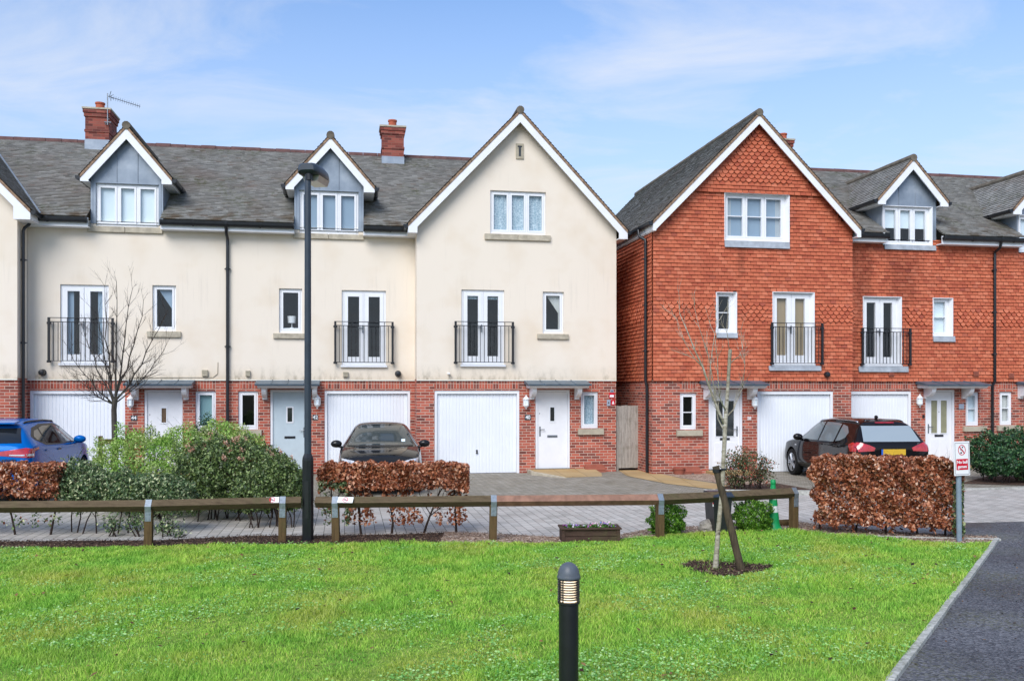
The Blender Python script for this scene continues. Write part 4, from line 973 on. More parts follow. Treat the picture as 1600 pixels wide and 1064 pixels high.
def make_clover(n):
    Y = rng.uniform(5.4, 14.4, n); X = rng.uniform(-1, 1, n) * (Y * .60 + 1); P = np.stack([X, Y], 1); P = P[inpoly(P, lawn_poly) & ~inpoly(P, rp)]
    P = P[(vnoise(P, 1.6, 8) + .7 * vnoise(P, 5, 9) + .25 * P[:, 0] / 7 > .45 + rng.normal(0, .3, len(P)))]
    k = len(P); Q = np.stack([P[:, 0], P[:, 1], rng.uniform(.04, .085, k)], 1)
    up = np.tile(np.array([[0, -.15, 1.0]]), (k, 1)); o = leaves('clover', Q, .026, 'clover', None, unit(up), .72, .8, None, .2); tag(o, kind='stuff')
make_clover(110000)
M['deadleaf'] = leafy('dead_leaf', [(0, c(40, 26, 20, .8)), (.5, c(92, 58, 38, .8)), (1, c(170, 130, 84, .8))])
def flat_scatter(name, poly, n, size, mat, zr=(.03, .05), asp=.6, box=None):
    xs_ = [p[0] for p in poly]; ys_ = [p[1] for p in poly]; b = box or (min(xs_), max(xs_), min(ys_), max(ys_))
    P = np.stack([rng.uniform(b[0], b[1], n), rng.uniform(b[2], b[3], n)], 1); P = P[inpoly(P, poly)]; k = len(P)
    Q = np.stack([P[:, 0], P[:, 1], rng.uniform(*zr, k)], 1); o = leaves(name, Q, size, mat, None, np.tile(np.array([[0, 0, 1.0]]), (k, 1)), .7, asp, None, .35); tag(o, kind='stuff'); return o
flat_scatter('fallen_leaves', lawn_poly, 520, .06, 'deadleaf', (.06, .09), .6, (-8.5, 8, 6, 14.5))
M['chip'] = leafy('bark_chip', [(0, c(34, 24, 20, .8)), (.5, c(92, 70, 58, .8)), (.85, c(140, 112, 92, .8)), (1, c(190, 165, 140, .8))], .9)
M['stones'] = leafy('gravel_stone', [(0, c(104, 82, 68, .8)), (.4, c(164, 138, 118, .85)), (.8, c(204, 182, 164, .85)), (1, c(228, 214, 200, .85))], .9)
mp = [p.xy for p in FAR if p.x < xs] + [Vector((xs, 13.05)), Vector((xs, 14.2))] + [p.xy for p in reversed(BF) if p.x < xs]
gp = [Vector((xs, 13.05))] + [p.xy for p in FAR if p.x > xs] + [K1.xy] + [p.xy for p in reversed(BF) if p.x > xs] + [Vector((xs, 14.2))]
flat_scatter('bark_chips', mp, 26000, .035, 'chip', (.018, .045), .5); flat_scatter('gravel_stones', gp, 22000, .028, 'stones', (.018, .035), .85)
flat_scatter('path_debris', [p.xy for p in pk], 900, .03, 'deadleaf', (.008, .014), .6, (2, 10, 6, 15.5))
flat_scatter('ring_bark_chips', rp, 2600, .035, 'chip', (.044, .07), .5)
M['moss'] = leafy('moss_tuft', [(0, c(70, 74, 34, .8)), (.6, c(112, 112, 58, .8)), (1, c(150, 144, 90, .8))])
# ------------------------------------------------------------------ shrubs and hedges
def ell_points(E, n, thick=.16):
    wgt = np.array([e[3] * e[4] + e[4] * e[5] + e[3] * e[5] for e in E]); wgt = wgt / wgt.sum(); out, outn = [], []
    for i, e in enumerate(E):
        k = int(n * wgt[i]); d = unit(rng.normal(size=(k, 3))); r = 1 - np.abs(rng.normal(0, thick, k))
        lump = 1 + .17 * np.sin(d[:, 0] * 7 + i) * np.sin(d[:, 1] * 6 + 2 * i) + .12 * np.sin(d[:, 2] * 9 + d[:, 0] * 5) + .07 * np.sin(d[:, 0] * 17 + d[:, 2] * 13)
        rad = np.array(e[3:6]); P = np.array(e[:3]) + d * rad * (r * lump)[:, None]; keep = P[:, 2] > .03
        for j, f in enumerate(E):
            if j != i: keep &= (((P - np.array(f[:3])) / np.array(f[3:6])) ** 2).sum(1) > .62
        out.append(P[keep]); outn.append(unit(d / rad)[keep])
    return np.concatenate(out), np.concatenate(outn)
def branch(mb, p, d, L, r, lev, spread=.5, up=.15, nseg=4, kids=3, tips=None):
    pts = [Vector(p)]; d = Vector(d).normalized()
    for k in range(nseg):
        d = (d + Vector((random.gauss(0, .13), random.gauss(0, .13), random.gauss(0, .1) + up * .4))).normalized(); pts.append(pts[-1] + d * (L / nseg))
    rad = [r * (1 - .65 * k / nseg) for k in range(nseg + 1)]; mb.tube(pts, rad, 6 if r > .012 else (5 if r > .005 else 3), r=random.random())
    if tips is not None and lev <= 1: tips.extend(pts[1:])
    if lev > 0:
        for k in range(kids):
            t = random.uniform(.25, .95); i = min(int(t * nseg), nseg - 1); q = pts[i].lerp(pts[i + 1], t * nseg - i); a = random.uniform(0, 6.28)
            dv = (pts[i + 1] - pts[i]).normalized(); s1 = dv.orthogonal().normalized(); s2 = dv.cross(s1)
            branch(mb, q, dv + (s1 * math.cos(a) + s2 * math.sin(a)) * random.uniform(spread * .6, spread * 1.4), L * random.uniform(.35, .65), max(rad[i] * .55, .0018), lev - 1, spread, up, nseg, kids, tips)
def shrub(name, label, cat, E, n, size, mat, asp=.5, stems=None, thick=.16, outk=.45, flowers=None, group=None, fold=.25, shoots=0):
    cx = sum(e[0] for e in E) / len(E); cy = sum(e[1] for e in E) / len(E); root = empty(name, (cx, cy, 0)); tag(root, label, cat, group)
    P, N = ell_points(E, n, thick); P = P - np.array([cx, cy, 0]); leaves('foliage', P, size, mat, root, N, outk, asp, fold=fold)
    mb = MB()
    for e in E:
        for k in range(stems if stems is not None else 4):
            b = Vector((e[0] - cx + random.uniform(-.35, .35) * e[3], e[1] - cy + random.uniform(-.3, .3) * e[4], 0)); tp = Vector((e[0] - cx + random.uniform(-.6, .6) * e[3], e[1] - cy + random.uniform(-.6, .6) * e[4], e[2] + .3 * e[5]))
            branch(mb, b, tp - b, (tp - b).length, .012, 1, .6, .05, 4, 4)
    mb.build('stems', 'twig', root)
    sh, shp = MB(), []
    for q in range(shoots):
        i = random.randrange(len(P)); p = Vector(P[i]); nd = Vector(N[i]); nd = (nd + Vector((random.gauss(0, .4), random.gauss(0, .4), .7))).normalized(); Ls = random.uniform(.08, .24)
        sh.tube([p - nd * .1, p, p + nd * Ls * .6, p + nd * Ls + Vector((0, 0, -.01))], [.004, .0035, .0025, .0015], 4)
        for k in range(7): shp.append(p + nd * Ls * random.uniform(.1, 1.02) + Vector((random.gauss(0, .016), random.gauss(0, .016), random.gauss(0, .012))))
    if shp: sh.build('sprays', 'twig', root); leaves('spray_leaves', np.array(shp), size * .9, mat, root, None, .3, asp)
    if flowers:
        fm, fn, fs, sel = flowers; P2, N2 = ell_points(E, fn * 3, .03); P2 = P2 - np.array([cx, cy, 0]); P2 = P2[sel(P2 + np.array([cx, cy, 0]))][:fn]
        Q = np.repeat(P2, 26, 0) + rng.normal(0, .022, (len(P2) * 26, 3)) + np.array([0, -.02, .02]); leaves('flower_heads', Q, fs, fm, root, None, .3, .8)
    return root
G_ = lambda name, *st: leafy(name, list(st))
M['beech'] = leafy('copper_beech_leaf', [(0, c(88, 44, 28, .88)), (.3, c(140, 76, 48, .92)), (.65, c(184, 112, 76, .94)), (.9, c(216, 158, 122, .97)), (1, c(240, 210, 188, 1))], .45)
M['holly'] = leafy('dark_variegated_leaf', [(0, c(50, 74, 42, .9)), (.5, c(92, 118, 74, .95)), (.8, c(146, 166, 114, .95)), (1, c(222, 222, 176, .95))], .4, .45)
M['hebe'] = leafy('bright_hebe_leaf', [(0, c(104, 130, 58, .95)), (.5, c(150, 174, 84, 1)), (.85, c(190, 204, 124, 1)), (1, c(226, 230, 178, 1))], patch=([(0, c(90, 136, 48, .95)), (.6, c(136, 180, 72, 1)), (1, c(174, 206, 104, 1))], 1.6))
M['viburnum'] = leafy('dark_viburnum_leaf', [(0, c(50, 70, 38, .9)), (.5, c(90, 112, 62, .92)), (.85, c(134, 156, 90, .95)), (1, c(178, 192, 132, .95))], .4, .45)
M['bud'] = leafy('pink_bud', [(0, c(176, 116, 98, .95)), (.5, c(210, 158, 132, .95)), (1, c(236, 204, 180, .95))])
M['box'] = leafy('box_leaf', [(0, c(40, 82, 16, .85)), (.5, c(84, 134, 34, .88)), (1, c(138, 178, 66, .9))], .4)
M['laurel'] = leafy('dark_laurel_leaf', [(0, c(22, 52, 28, .85)), (.5, c(44, 86, 50, .88)), (.85, c(78, 122, 72, .88)), (1, c(130, 162, 104, .9))], .35, .5)
M['coton'] = leafy('cotoneaster_leaf', [(0, c(50, 64, 34, .85)), (.5, c(92, 104, 64, .88)), (.8, c(140, 140, 104, .88)), (.93, c(196, 80, 60, .9)), (1, c(180, 90, 70, .9))])
def E(px, py, d, rpx, rpy, ry=None):
    p = at(px, d); k = d / FOC; return (p.x, p.y, zz(py, d), rpx * k, ry or rpx * k * .8, rpy * k)
shrub('shrub', 'big bright green and yellow mounded shrub in front of the white door numbered 44', 'shrub', [E(215, 735, 16.6, 75, 62), E(290, 726, 16.9, 80, 56), E(350, 714, 17.2, 62, 54), E(390, 738, 17, 42, 46), E(250, 760, 16.2, 90, 40)], 85000, .046, 'hebe', .45, shoots=110)
shrub('shrub', 'dark green rounded shrub with clusters of pink flower buds below the brick pillar', 'shrub', [E(330, 742, 15.6, 62, 52), E(385, 745, 15.7, 60, 56), E(422, 745, 15.9, 40, 42), E(345, 728, 15.8, 50, 44)], 30000, .058, 'viburnum', .55, shoots=70, flowers=('bud', 120, .026, lambda P: (P[:, 2] > 1.02) & (P[:, 1] < 16.2) & (np.sin(P[:, 0] * 9) > -.4)))
shrub('shrub', 'dense mid green shrub just left of the lamp post base, above the rail', 'shrub', [E(432, 756, 14.9, 42, 40), E(455, 768, 14.8, 22, 30), E(400, 770, 14.8, 34, 30)], 15000, .05, 'viburnum', .6, shoots=30)
shrub('hedge_plant', 'dark variegated shrub on thin stems behind the knee rail beside the left copper hedge', 'shrub', [E(140, 765, 14.2, 48, 34), E(195, 768, 14.25, 46, 32), E(255, 772, 14.3, 48, 30), E(120, 745, 14.3, 30, 28)], 20000, .05, 'holly', .55, stems=2, shoots=70)
shrub('hedge_plant', 'sparse leafy sprays low under the knee rail on both sides of the leftmost post', 'shrub', [E(176, 818, 13.9, 22, 18), E(214, 816, 13.9, 22, 18), E(262, 824, 13.9, 26, 20), E(280, 838, 13.8, 20, 14)], 900, .05, 'holly', .55, stems=3, thick=.6, outk=.1)
shrub('shrub', 'small loose green bush in front of the ground floor window of house 44', 'shrub', [E(322, 664, 20.6, 14, 22), E(308, 672, 20.6, 10, 16)], 900, .05, 'laurel', .4, thick=.4)
shrub('box_ball', 'round clipped green box bush behind the fence post right of the planter', 'box bush', [E(1042, 812, 14.0, 29, 28), E(1040, 826, 14.0, 24, 14)], 13000, .03, 'box', .6, group='round box bushes behind the rail')
shrub('box_ball', 'round clipped green box bush beside the green cone', 'box bush', [E(1175, 806, 14.3, 31, 27), E(1176, 818, 14.3, 27, 14)], 13000, .03, 'box', .6, group='round box bushes behind the rail')
shrub('cotoneaster', 'sparse reddish green cotoneaster bush in front of the garage of house 58', 'shrub', [E(1160, 725, 20.2, 34, 28), E(1185, 735, 20.2, 26, 24), E(1150, 745, 20.2, 22, 18)], 6500, .05, 'coton', .5, stems=7, thick=.5, outk=.1)
shrub('laurel_shrub', 'broad dark green evergreen shrub below the windows at the right edge', 'shrub', [E(1545, 708, 22.2, 34, 32), E(1590, 705, 22.3, 44, 34), E(1640, 706, 22.4, 44, 36), E(1565, 722, 21.6, 42, 22), E(1615, 722, 21.6, 46, 24)], 30000, .08, 'laurel', .38, shoots=60)
def hedge(label, corners, zb, zt, half, n, low, size=.06, green=None, group='copper beech hedges', lown=1200, trunks=None, taper=0, rnd_=.12):
    """clipped hedge along a polyline; leaves from zb to zt, thin stems and a few leaves below"""
    p0, p1 = corners; L = (p1 - p0).length; u = (p1 - p0) / L; nn = Vector((-u.y, u.x, 0)); root = empty('beech_hedge', (p0 + p1) / 2); tag(root, label, 'hedge', group); c0 = (p0 + p1) / 2
    a = rng.uniform(-L / 2, L / 2, n); f = rng.integers(0, 10, n); t = rng.uniform(-1, 1, n); z = rng.uniform(zb, zt, n); inn = np.abs(rng.normal(0, .06, n))
    y = np.where(f < 5, -half + inn, np.where(f < 6, half - inn, t * half)); z = np.where((f >= 6) & (f < 9), zt - inn * .8, z); e = f == 9; a = np.where(e, np.sign(t) * (L / 2 - inn), a); y = np.where(e, rng.uniform(-half, half, n), y)
    rr_ = rnd_; ea = np.maximum(np.abs(a) - (L / 2 - rr_), 0); ez = np.maximum(z - (zt - rr_), 0); z = z - ea * .5; y = y * (1 - .5 * (ez + ea))
    wob = .05 * np.sin(a * 7) + .055 * np.sin(a * 17 + z * 9) + .035 * np.sin(z * 13 + a * 5); y = y - wob * (y < 0); z = z + .014 * np.sin(a * 11) + .014 * np.sin(a * 29)
    hole = np.sin(a * 4.1 + 1) * np.sin(z * 7 + a * 2) + .5 * np.sin(a * 13 + z * 5); keep = (hole < .95) | (rng.random(n) < .6)
    if taper: keep &= a > -L / 2 + (zt - z) * taper + .06 * np.sin(z * 19)
    a, y, z = a[keep], y[keep], z[keep]; k = len(a)
    if lown:
        a2 = rng.uniform(-L / 2, L / 2, lown); a2 = a2 + .06 * np.sin(a2 * 22); y2 = rng.normal(0, half * .5, lown); z2 = rng.uniform(low, zb + .1, lown); kk = np.sin(a2 * 8.3) + np.sin(a2 * 19 + z2 * 6) + .6 * np.sin(a2 * 43 + z2 * 15) > -.3; a, y, z = np.concatenate([a, a2[kk]]), np.concatenate([y, y2[kk]]), np.concatenate([z, z2[kk]])
    P = a[:, None] * np.array(u)[None] + y[:, None] * np.array(nn)[None]; P[:, 2] = z; N = np.tile(np.array([[0, -.8, .6]]), (len(P), 1))
    if green is not None:
        g = (a / L + .5 > green[0]) & (a / L + .5 < green[1]) & (z < green[2]) & (rng.random(len(a)) < .85); leaves('foliage', P[~g], size, 'beech', root, unit(N[~g]), .4, .68, droop=.5); leaves('green_foliage', P[g], size * .9, 'holly', root, unit(N[g]), .4, .6)
    else: leaves('foliage', P, size, 'beech', root, unit(N), .4, .68, droop=.5)
    mb = MB(); tr = trunks or int(L / .42)
    for i in range(tr):
        b = u * ((i + .5) / tr * L - L / 2 + random.uniform(-.06, .06)) + nn * random.uniform(-.06, .06); branch(mb, b, (random.gauss(0, .08), 0, 1), zt * .8, .02, 2, .7, .1, 5, 5)
    mb.build('stems', 'twig', root); return root
hedge('copper beech hedge at the left edge of the photo below the blue car', (at(-190, 14.0), at(98, 14.05)), .62, 1.10, .28, 14000, .12, green=(.0, 1, .5))
hedge('copper beech hedge right of the lamp post in front of the dark car', (at(500, 14.1), at(732, 14.2)), .72, 1.10, .27, 14000, .16, green=(0, .2, .85), lown=4200)
hedge('tall copper beech hedge beside the ball games sign', (at(1262, 14.5), at(1502, 13.75)), .16, 1.20, .30, 25000, .05, green=(.93, 1, .9), lown=600, taper=.16, rnd_=.24)
# ------------------------------------------------------------------ trees
def path3(pts, d): return [at(p[0], d + (p[2] if len(p) > 2 else 0), zz(p[1], d + (p[2] if len(p) > 2 else 0))) for p in pts]
b0 = at(180, 18.0); t = empty('bare_tree', b0); tag(t, 'dark bare tree with many upward twigs in front of the garage of house 44', 'tree')
mb = MB(); tr = [Vector((p.x - b0.x, p.y - b0.y, p.z)) for p in path3([(178, 792), (180, 720), (179, 680), (178, 640), (180, 622)], 18.0)]
mb.tube(tr, [.075, .062, .055, .052, .05], 10); mb.build('trunk', 'bark', t)
mb = MB(); fork = tr[-1]; tw = MB()
for (tx, ty, dy, rr_) in ((108, 548, -.3, .020), (128, 508, .3, .024), (152, 492, -.2, .024), (162, 448, .2, .026), (182, 440, 0, .028), (204, 452, -.3, .026), (226, 470, .35, .024), (258, 490, -.25, .024), (262, 540, .2, .018), (232, 575, -.3, .015), (118, 590, .3, .015), (140, 612, -.35, .012)):
    e = at(tx, 18 + dy, zz(ty, 18 + dy)); e = Vector((e.x - b0.x, e.y - b0.y, e.z)); st = tr[-2].lerp(fork, random.uniform(.35, 1)); v = e - st; ctl = st + Vector((v.x * .55, v.y * .55, v.z * .35))
    pts = [(st * (1 - q) ** 2 + ctl * 2 * q * (1 - q) + e * q * q) + Vector((random.gauss(0, .018), random.gauss(0, .018), 0)) * (q > 0) for q in [k / 8 for k in range(9)]]
    mb.tube(pts, [.82 * rr_ * (1 - .8 * k / 8) for k in range(9)], 7, r=random.random())
    for k in range(2, 9):
        for j in range(3 if k < 8 else 2):
            dv = (pts[k] - pts[k - 1]).normalized(); a = random.uniform(0, 6.28); s1 = dv.orthogonal().normalized(); s2 = dv.cross(s1)
            branch(tw, pts[k], dv + (s1 * math.cos(a) + s2 * math.sin(a)) * .75, random.uniform(.18, .5), .0068 * (1.15 - k / 12), 1, .6, .25, 4, 4)
mb.build('limbs', 'bark', t); tw.build('twigs', 'twig', t)
b0 = at(1118, 11.2); t = empty('young_tree', b0); tag(t, 'thin pale barked young tree growing from a mulch ring on the lawn', 'tree')
def LP(pts): return [Vector((p.x - b0.x, p.y - b0.y, p.z)) for p in path3(pts, 11.2)]
mb = MB(); tp = LP([(1117, 897), (1120, 860), (1122, 830), (1127, 780), (1130, 730), (1132, 690), (1134, 650), (1137, 610), (1139, 575), (1141, 546)]); mb.tube(tp, [.040, .032, .029, .028, .027, .027, .026, .022, .021, .023], 10)
mb.build('trunk', 'birch', t, smooth=True, angle=50); mb = MB(); tw = MB()
for pts, r0 in (([(1133, 665), (1124, 645), (1115, 622), (1106, 598), (1099, 575), (1086, 548), (1074, 518), (1062, 490, .1)], .021), ([(1109, 606), (1110, 570, .1), (1114, 540, .1), (1120, 505, .15)], .011), ([(1136, 650), (1146, 640, .1), (1153, 622, .15), (1160, 606, .2)], .012), ([(1135, 645), (1124, 620, -.1), (1122, 590, -.15), (1121, 560, -.2), (1116, 520, -.2)], .010), ([(1139, 570), (1147, 562), (1155, 556), (1160, 545)], .008), ([(1099, 575), (1085, 560), (1070, 535), (1058, 500)], .008), ([(1131, 672), (1122, 655, .1), (1118, 620, .15), (1108, 560, .2), (1092, 510, .25), (1085, 480, .25)], .010), ([(1140, 550), (1136, 520), (1138, 492)], .006), ([(1160, 606, .2), (1164, 570, .2), (1158, 530, .2)], .006)):
    P_ = LP(pts); mb.tube(P_, [.92 * r0 * (1 - .75 * k / (len(P_) - 1)) for k in range(len(P_))], 7)
    for k in range(1, len(P_)):
        for j in range(1 + k % 2):
            dv = (P_[k] - P_[k - 1]).normalized(); a = random.uniform(0, 6.28); s1 = dv.orthogonal().normalized(); s2 = dv.cross(s1); branch(tw, P_[k], dv + (s1 * math.cos(a) + s2 * math.sin(a)) * .5, random.uniform(.15, .42), .0042, 1, .5, .3, 4, 2)
mb.build('limbs', 'birch', t, smooth=True); tw.build('twigs', 'birch', t)
# ------------------------------------------------------------------ street furniture
b = G(481, 846); t = empty('street_lamp', b); tag(t, 'tall dark lamp post with a hooded lantern standing between the two rail fences', 'street lamp')
m = MB(); m.lathe([(.105, 0), (.105, .02), (.085, .03), (.083, 1.2), (.078, 1.24), (.055, 1.30)], 0, 0, 8); m.build('base_section', 'poleb', t)
m = MB(); m.lathe([(.052, 1.28), (.050, 3.2), (.046, 5.42)], 0, 0, 16); m.build('pole', 'pole', t, smooth=True, angle=40)
m = MB(); m.box(-.03, .03, -.088, -.08, .35, .9); m.build('access_door', 'poleb', t)
hd = MB(); R_ = Matrix.Translation((.02, .02, 5.45)) @ Matrix.Rotation(R(-9), 4, 'Z')
N_ = 22; secs = [(-.12, .11, .02, .105), (-.08, .15, -.025, .125), (.0, .165, -.035, .13), (.2, .165, -.035, .13), (.40, .15, -.03, .11), (.52, .115, -.02, .07), (.55, .07, 0, .04)]
vs = []
for y, hw_, zb_, zt_ in secs:
    for k in range(N_):
        q = 2 * math.pi * k / N_; cx_ = abs(math.cos(q)) ** .45 * (1 if math.cos(q) > 0 else -1); sz = math.sin(q); vs.append((hw_ * cx_, y, (zt_ * abs(sz) ** .7 if sz > 0 else zb_ * abs(sz) ** .5) + .0))
hd.add(vs, [(i * N_ + k, i * N_ + (k + 1) % N_, (i + 1) * N_ + (k + 1) % N_, (i + 1) * N_ + k) for i in range(len(secs) - 1) for k in range(N_)] + [tuple(range(N_)), tuple(range(len(secs) * N_ - 1, (len(secs) - 1) * N_ - 1, -1))])
hd.xf(R_); ho = hd.build('lantern_hood', 'pole', t, smooth=True, angle=50)
m = MB(); m.prism([(-.135, -.03), (.135, -.03), (.10, -.115), (-.10, -.115)], .05, .47); m.xf(R_); m.build('lantern_bowl', plain('bowl_plastic', c(196, 190, 178, .8), .2, 0, .5, .1), ho)
m = MB(); m.tube([(-.0, -.02, -.02), (0, -.02, -.12)], .06, 12); m.xf(R_); m.build('collar', 'poleb', ho)
# bollard light
b = at(888.5, 6.15); t = empty('bollard_light', b); tag(t, 'black bollard light with a glowing louvred head on the lawn in the foreground', 'bollard light')
m = MB(); m.lathe([(.067, 0), (.067, .80), (.066, .815)], 0, 0, 32); m.build('post', 'poleb', t, smooth=True, angle=40)
prof = [(.078, .975), (.079, .985), (.077, .99)] + [(.075 * math.cos(q), .992 + .09 * math.sin(q)) for q in [R(a) for a in range(5, 90, 9)]] + [(.003, 1.083)]
m = MB(); m.lathe(prof, 0, 0, 32); m.build('dome_cap', plain('bollard_cap', c(84, 90, 98, .95), .42, 0, .4, .15, 30), t, smooth=True, angle=40)
m = MB(); m.lathe([(.056, .815), (.056, .975)], 0, 0, 28)
tE = NT('lit_diffuser'); tE.fin((.9, .85, .75, 1), .4); tE.b.inputs['Emission Color'].default_value = (1, .80, .55, 1); tE.b.inputs['Emission Strength'].default_value = 1.9
lt = m.build('lamp_diffuser', tE.m, t, smooth=True, angle=40)
m = MB()
for k in range(9):
    zc = .835 + k * .0165; m.lathe([(.060, zc + .003), (.0755, zc - .0035), (.0768, zc - .001), (.0755, zc + .002), (.060, zc + .006)], 0, 0, 32)
for k in range(4): q = R(-125 + 90 * k); m.tube([(.073 * math.cos(q), .073 * math.sin(q), .81), (.073 * math.cos(q), .073 * math.sin(q), .98)], .0045, 6)
m.lathe([(.068, .800), (.076, .806), (.076, .820), (.06, .822)], 0, 0, 32); m.build('louvre_rings', 'black', t)
# knee rail fences
def fence(label, pts, ends, signs=(), newbay=None):
    """pts: (px, ground row) of the posts; diamond rails rest in the notched post heads"""
    P = [G(*p) for p in pts]; c0 = P[0]; root = empty('knee_rail_fence', c0); tag(root, label, 'fence', 'knee rail fences'); ZR_ = .60
    line = ([ends[0]] if ends[0] else []) + P + ([ends[1]] if ends[1] else [])
    for i, p in enumerate(P):
        q = p - c0; a = (line[min(line.index(p) + 1, len(line) - 1)] - line[max(line.index(p) - 1, 0)]); an = math.atan2(a.y, a.x)
        m = MB(); m.bbox(-.055, .055, -.055, .055, -.1, ZR_ - .06, .008); T = Matrix.Translation(q) @ Matrix.Rotation(an + random.uniform(-.05, .05), 4, 'Z') @ Matrix.Rotation(random.uniform(-.02, .02), 4, 'Y'); m.xf(T); po = m.build('post', 'fencepost', root)
        m = MB(); w_ = .042
        m.box(-w_, w_, -.062, -.056, ZR_ - .22, ZR_ - .09); m.box(-w_, w_, .056, .062, ZR_ - .22, ZR_ - .09); m.add([(-w_, -.062, ZR_ - .09), (w_, -.062, ZR_ - .09), (w_, -.078, ZR_ - .010), (-w_, -.078, ZR_ - .010)], [(0, 1, 2, 3)])
        m.add([(-w_, -.078, ZR_ - .010), (w_, -.078, ZR_ - .010), (w_, -.003, ZR_ + .082), (-w_, -.003, ZR_ + .082), (w_, .078, ZR_ - .010), (-w_, .078, ZR_ - .010), (w_, .003, ZR_ + .082), (-w_, .003, ZR_ + .082)], [(0, 1, 2, 3), (4, 5, 7, 6), (3, 2, 6, 7), (0, 3, 7, 5), (1, 4, 6, 2)])
        for zc in (ZR_ - .19, ZR_ - .12): 
            for xx in (-.02, .02): m.tube([(xx, -.070, zc), (xx, -.062, zc)], .007, 6)
        m.xf(T); m.build('metal_strap', 'galv', po)
    for i in range(len(line) - 1):
        a, b_ = line[i] - c0, line[i + 1] - c0; d = (b_ - a).normalized(); an = math.atan2(d.y, d.x); L = (b_ - a).length; m = MB(); r_ = .078
        g0 = .004
        m.add([(x, y, z) for x in (g0, L - g0) for y, z in ((0, .075), (-.072, -.008), (0, -.088), (.072, -.008))], [(0, 1, 5, 4), (1, 2, 6, 5), (2, 3, 7, 6), (3, 0, 4, 7), (3, 2, 1, 0), (4, 5, 6, 7)])
        m.xf(Matrix.Translation((a.x, a.y, ZR_ + .0)) @ Matrix.Rotation(an, 4, 'Z')); m.build('rail', 'newrail' if newbay == i else 'fence', root)
    for px, w, kind in signs:
        j = min(range(len(line) - 1), key=lambda k: abs((line[k].x / line[k].y + line[k + 1].x / line[k + 1].y) / 2 * FOC + CX - px)); a, b_ = line[j], line[j + 1]
        k_ = (px - CX) / FOC; tt = (k_ * a.y - a.x) / ((b_.x - a.x) - k_ * (b_.y - a.y)); q = a.lerp(b_, tt) - c0; an = math.atan2((b_ - a).y, (b_ - a).x)
        T = Matrix.Translation((q.x, q.y, ZR_)) @ Matrix.Rotation(an, 4, 'Z') @ Matrix.Translation((0, -.036, .0335)) @ Matrix.Rotation(R(-41), 4, 'X') @ Matrix.Translation((0, -.002, 0))
        m = MB(); m.bbox(-w / 2, w / 2, -.006, 0, -.05, .05, .002); m.xf(T); o = m.build('sign_plate', 'skywhite', root)
        m = MB(); K = 28; rr0, rr1 = .034, .043
        ring = []
        for k in range(K): q_ = 2 * math.pi * k / K; ring += [(rr0 * math.cos(q_), -.0075, rr0 * math.sin(q_)), (rr1 * math.cos(q_), -.0075, rr1 * math.sin(q_))]
        m.add(ring, [(2 * k, 2 * ((k + 1) % K), 2 * ((k + 1) % K) + 1, 2 * k + 1) for k in range(K)]); m.box(-.036, .036, -.0082, -.0078, -.004, .004); m.xf(T); m.build('prohibition_ring', 'red', o)
        m = MB(); m.blob(-.008, -.0068, .003, .016, .0006, .012, 6); m.blob(.012, -.0068, -.008, .009, .0006, .009, 6); m.xf(T); m.build('pictogram', 'signblack', o)
    return root
fence('weathered knee high rail fence running left from the lamp post', [(-180, 860), (232, 855), (441, 848)], (at(-420, 12.8), at(471, 13.35)), [(426, .19, 0)])
fence('knee high rail fence right of the lamp post with one newer reddish rail', [(525, 848), (770, 845), (1031, 842), (1240, 828)], (at(493, 13.35), None), [(541, .23, 0)], newbay=2)
# no ball games sign
b = G(1499, 847); t = empty('sign_post', b); tag(t, 'grey post carrying the red and white No ball games sign', 'sign')
m = MB(); m.tube([(.0, 0, -.1), (-.012, 0, 1.02), (-.014, 0, 1.42)], .038, 16); m.build('post', plain('grey_post_paint', c(132, 148, 160, .85), .45, 0, .4, .12, 9), t, smooth=True, angle=40)
T = Matrix.Translation((.01, -.05, 1.235)) @ Matrix.Rotation(R(10), 4, 'Z') @ Matrix.Rotation(R(-1.6), 4, 'Y')
m = MB(); m.bbox(-.128, .128, -.006, .006, -.25, .25, .004); m.xf(T); sg = m.build('sign_board', 'skywhite', t)
def onsign(mb, name, mat, y=0): mb.xf(T); mb.build(name, mat, sg)
m = MB(); 
for x0, x1, z0, z1 in ((-.112, .112, .226, .230), (-.112, .112, -.230, -.226), (-.112, -.108, -.226, .226), (.108, .112, -.226, .226)): m.box(x0, x1, -.0085, -.0065, z0, z1)
onsign(m, 'border_line', 'plate')
m = MB(); m.box(-.094, .094, -.0085, -.0065, -.165, -.005); onsign(m, 'red_panel', 'red')
m = MB(); K = 36; rg = []
for k in range(K):
    q = 2 * math.pi * k / K; rg += [(.052 * math.cos(q), -.0075, .125 + .066 * math.sin(q)), (.062 * math.cos(q), -.0075, .125 + .077 * math.sin(q))]
m.add(rg, [(2 * k, 2 * ((k + 1) % K), 2 * ((k + 1) % K) + 1, 2 * k + 1) for k in range(K)]); m.add([(-.043, -.0095, .168), (-.034, -.0095, .178), (.043, -.0095, .082), (.034, -.0095, .072)], [(0, 1, 2, 3)][::-1]); onsign(m, 'prohibition_ring', 'red')
m = MB(); m.blob(.012, -.0075, .165, .012, .0008, .012, 6); m.blob(-.012, -.0075, .085, .014, .0008, .013, 6); m.prism([(-.03, .128), (-.01, .15), (.02, .12), (.03, .105), (.01, .105), (-.012, .125)], -.0085, -.0068); onsign(m, 'pictogram', 'signblack')
for s_, zc in (('No ball', -.052), ('games', -.118)):
    o = text(s_, .062, 'skywhite', sg, (0, 0, 0)); o.data.transform(T @ Matrix.Translation((0, -.0092, zc)))
m = MB(); m.box(-.05, .05, .007, .05, .1, .13); m.box(-.05, .05, .007, .05, -.13, -.1); onsign(m, 'bracket', 'galv')
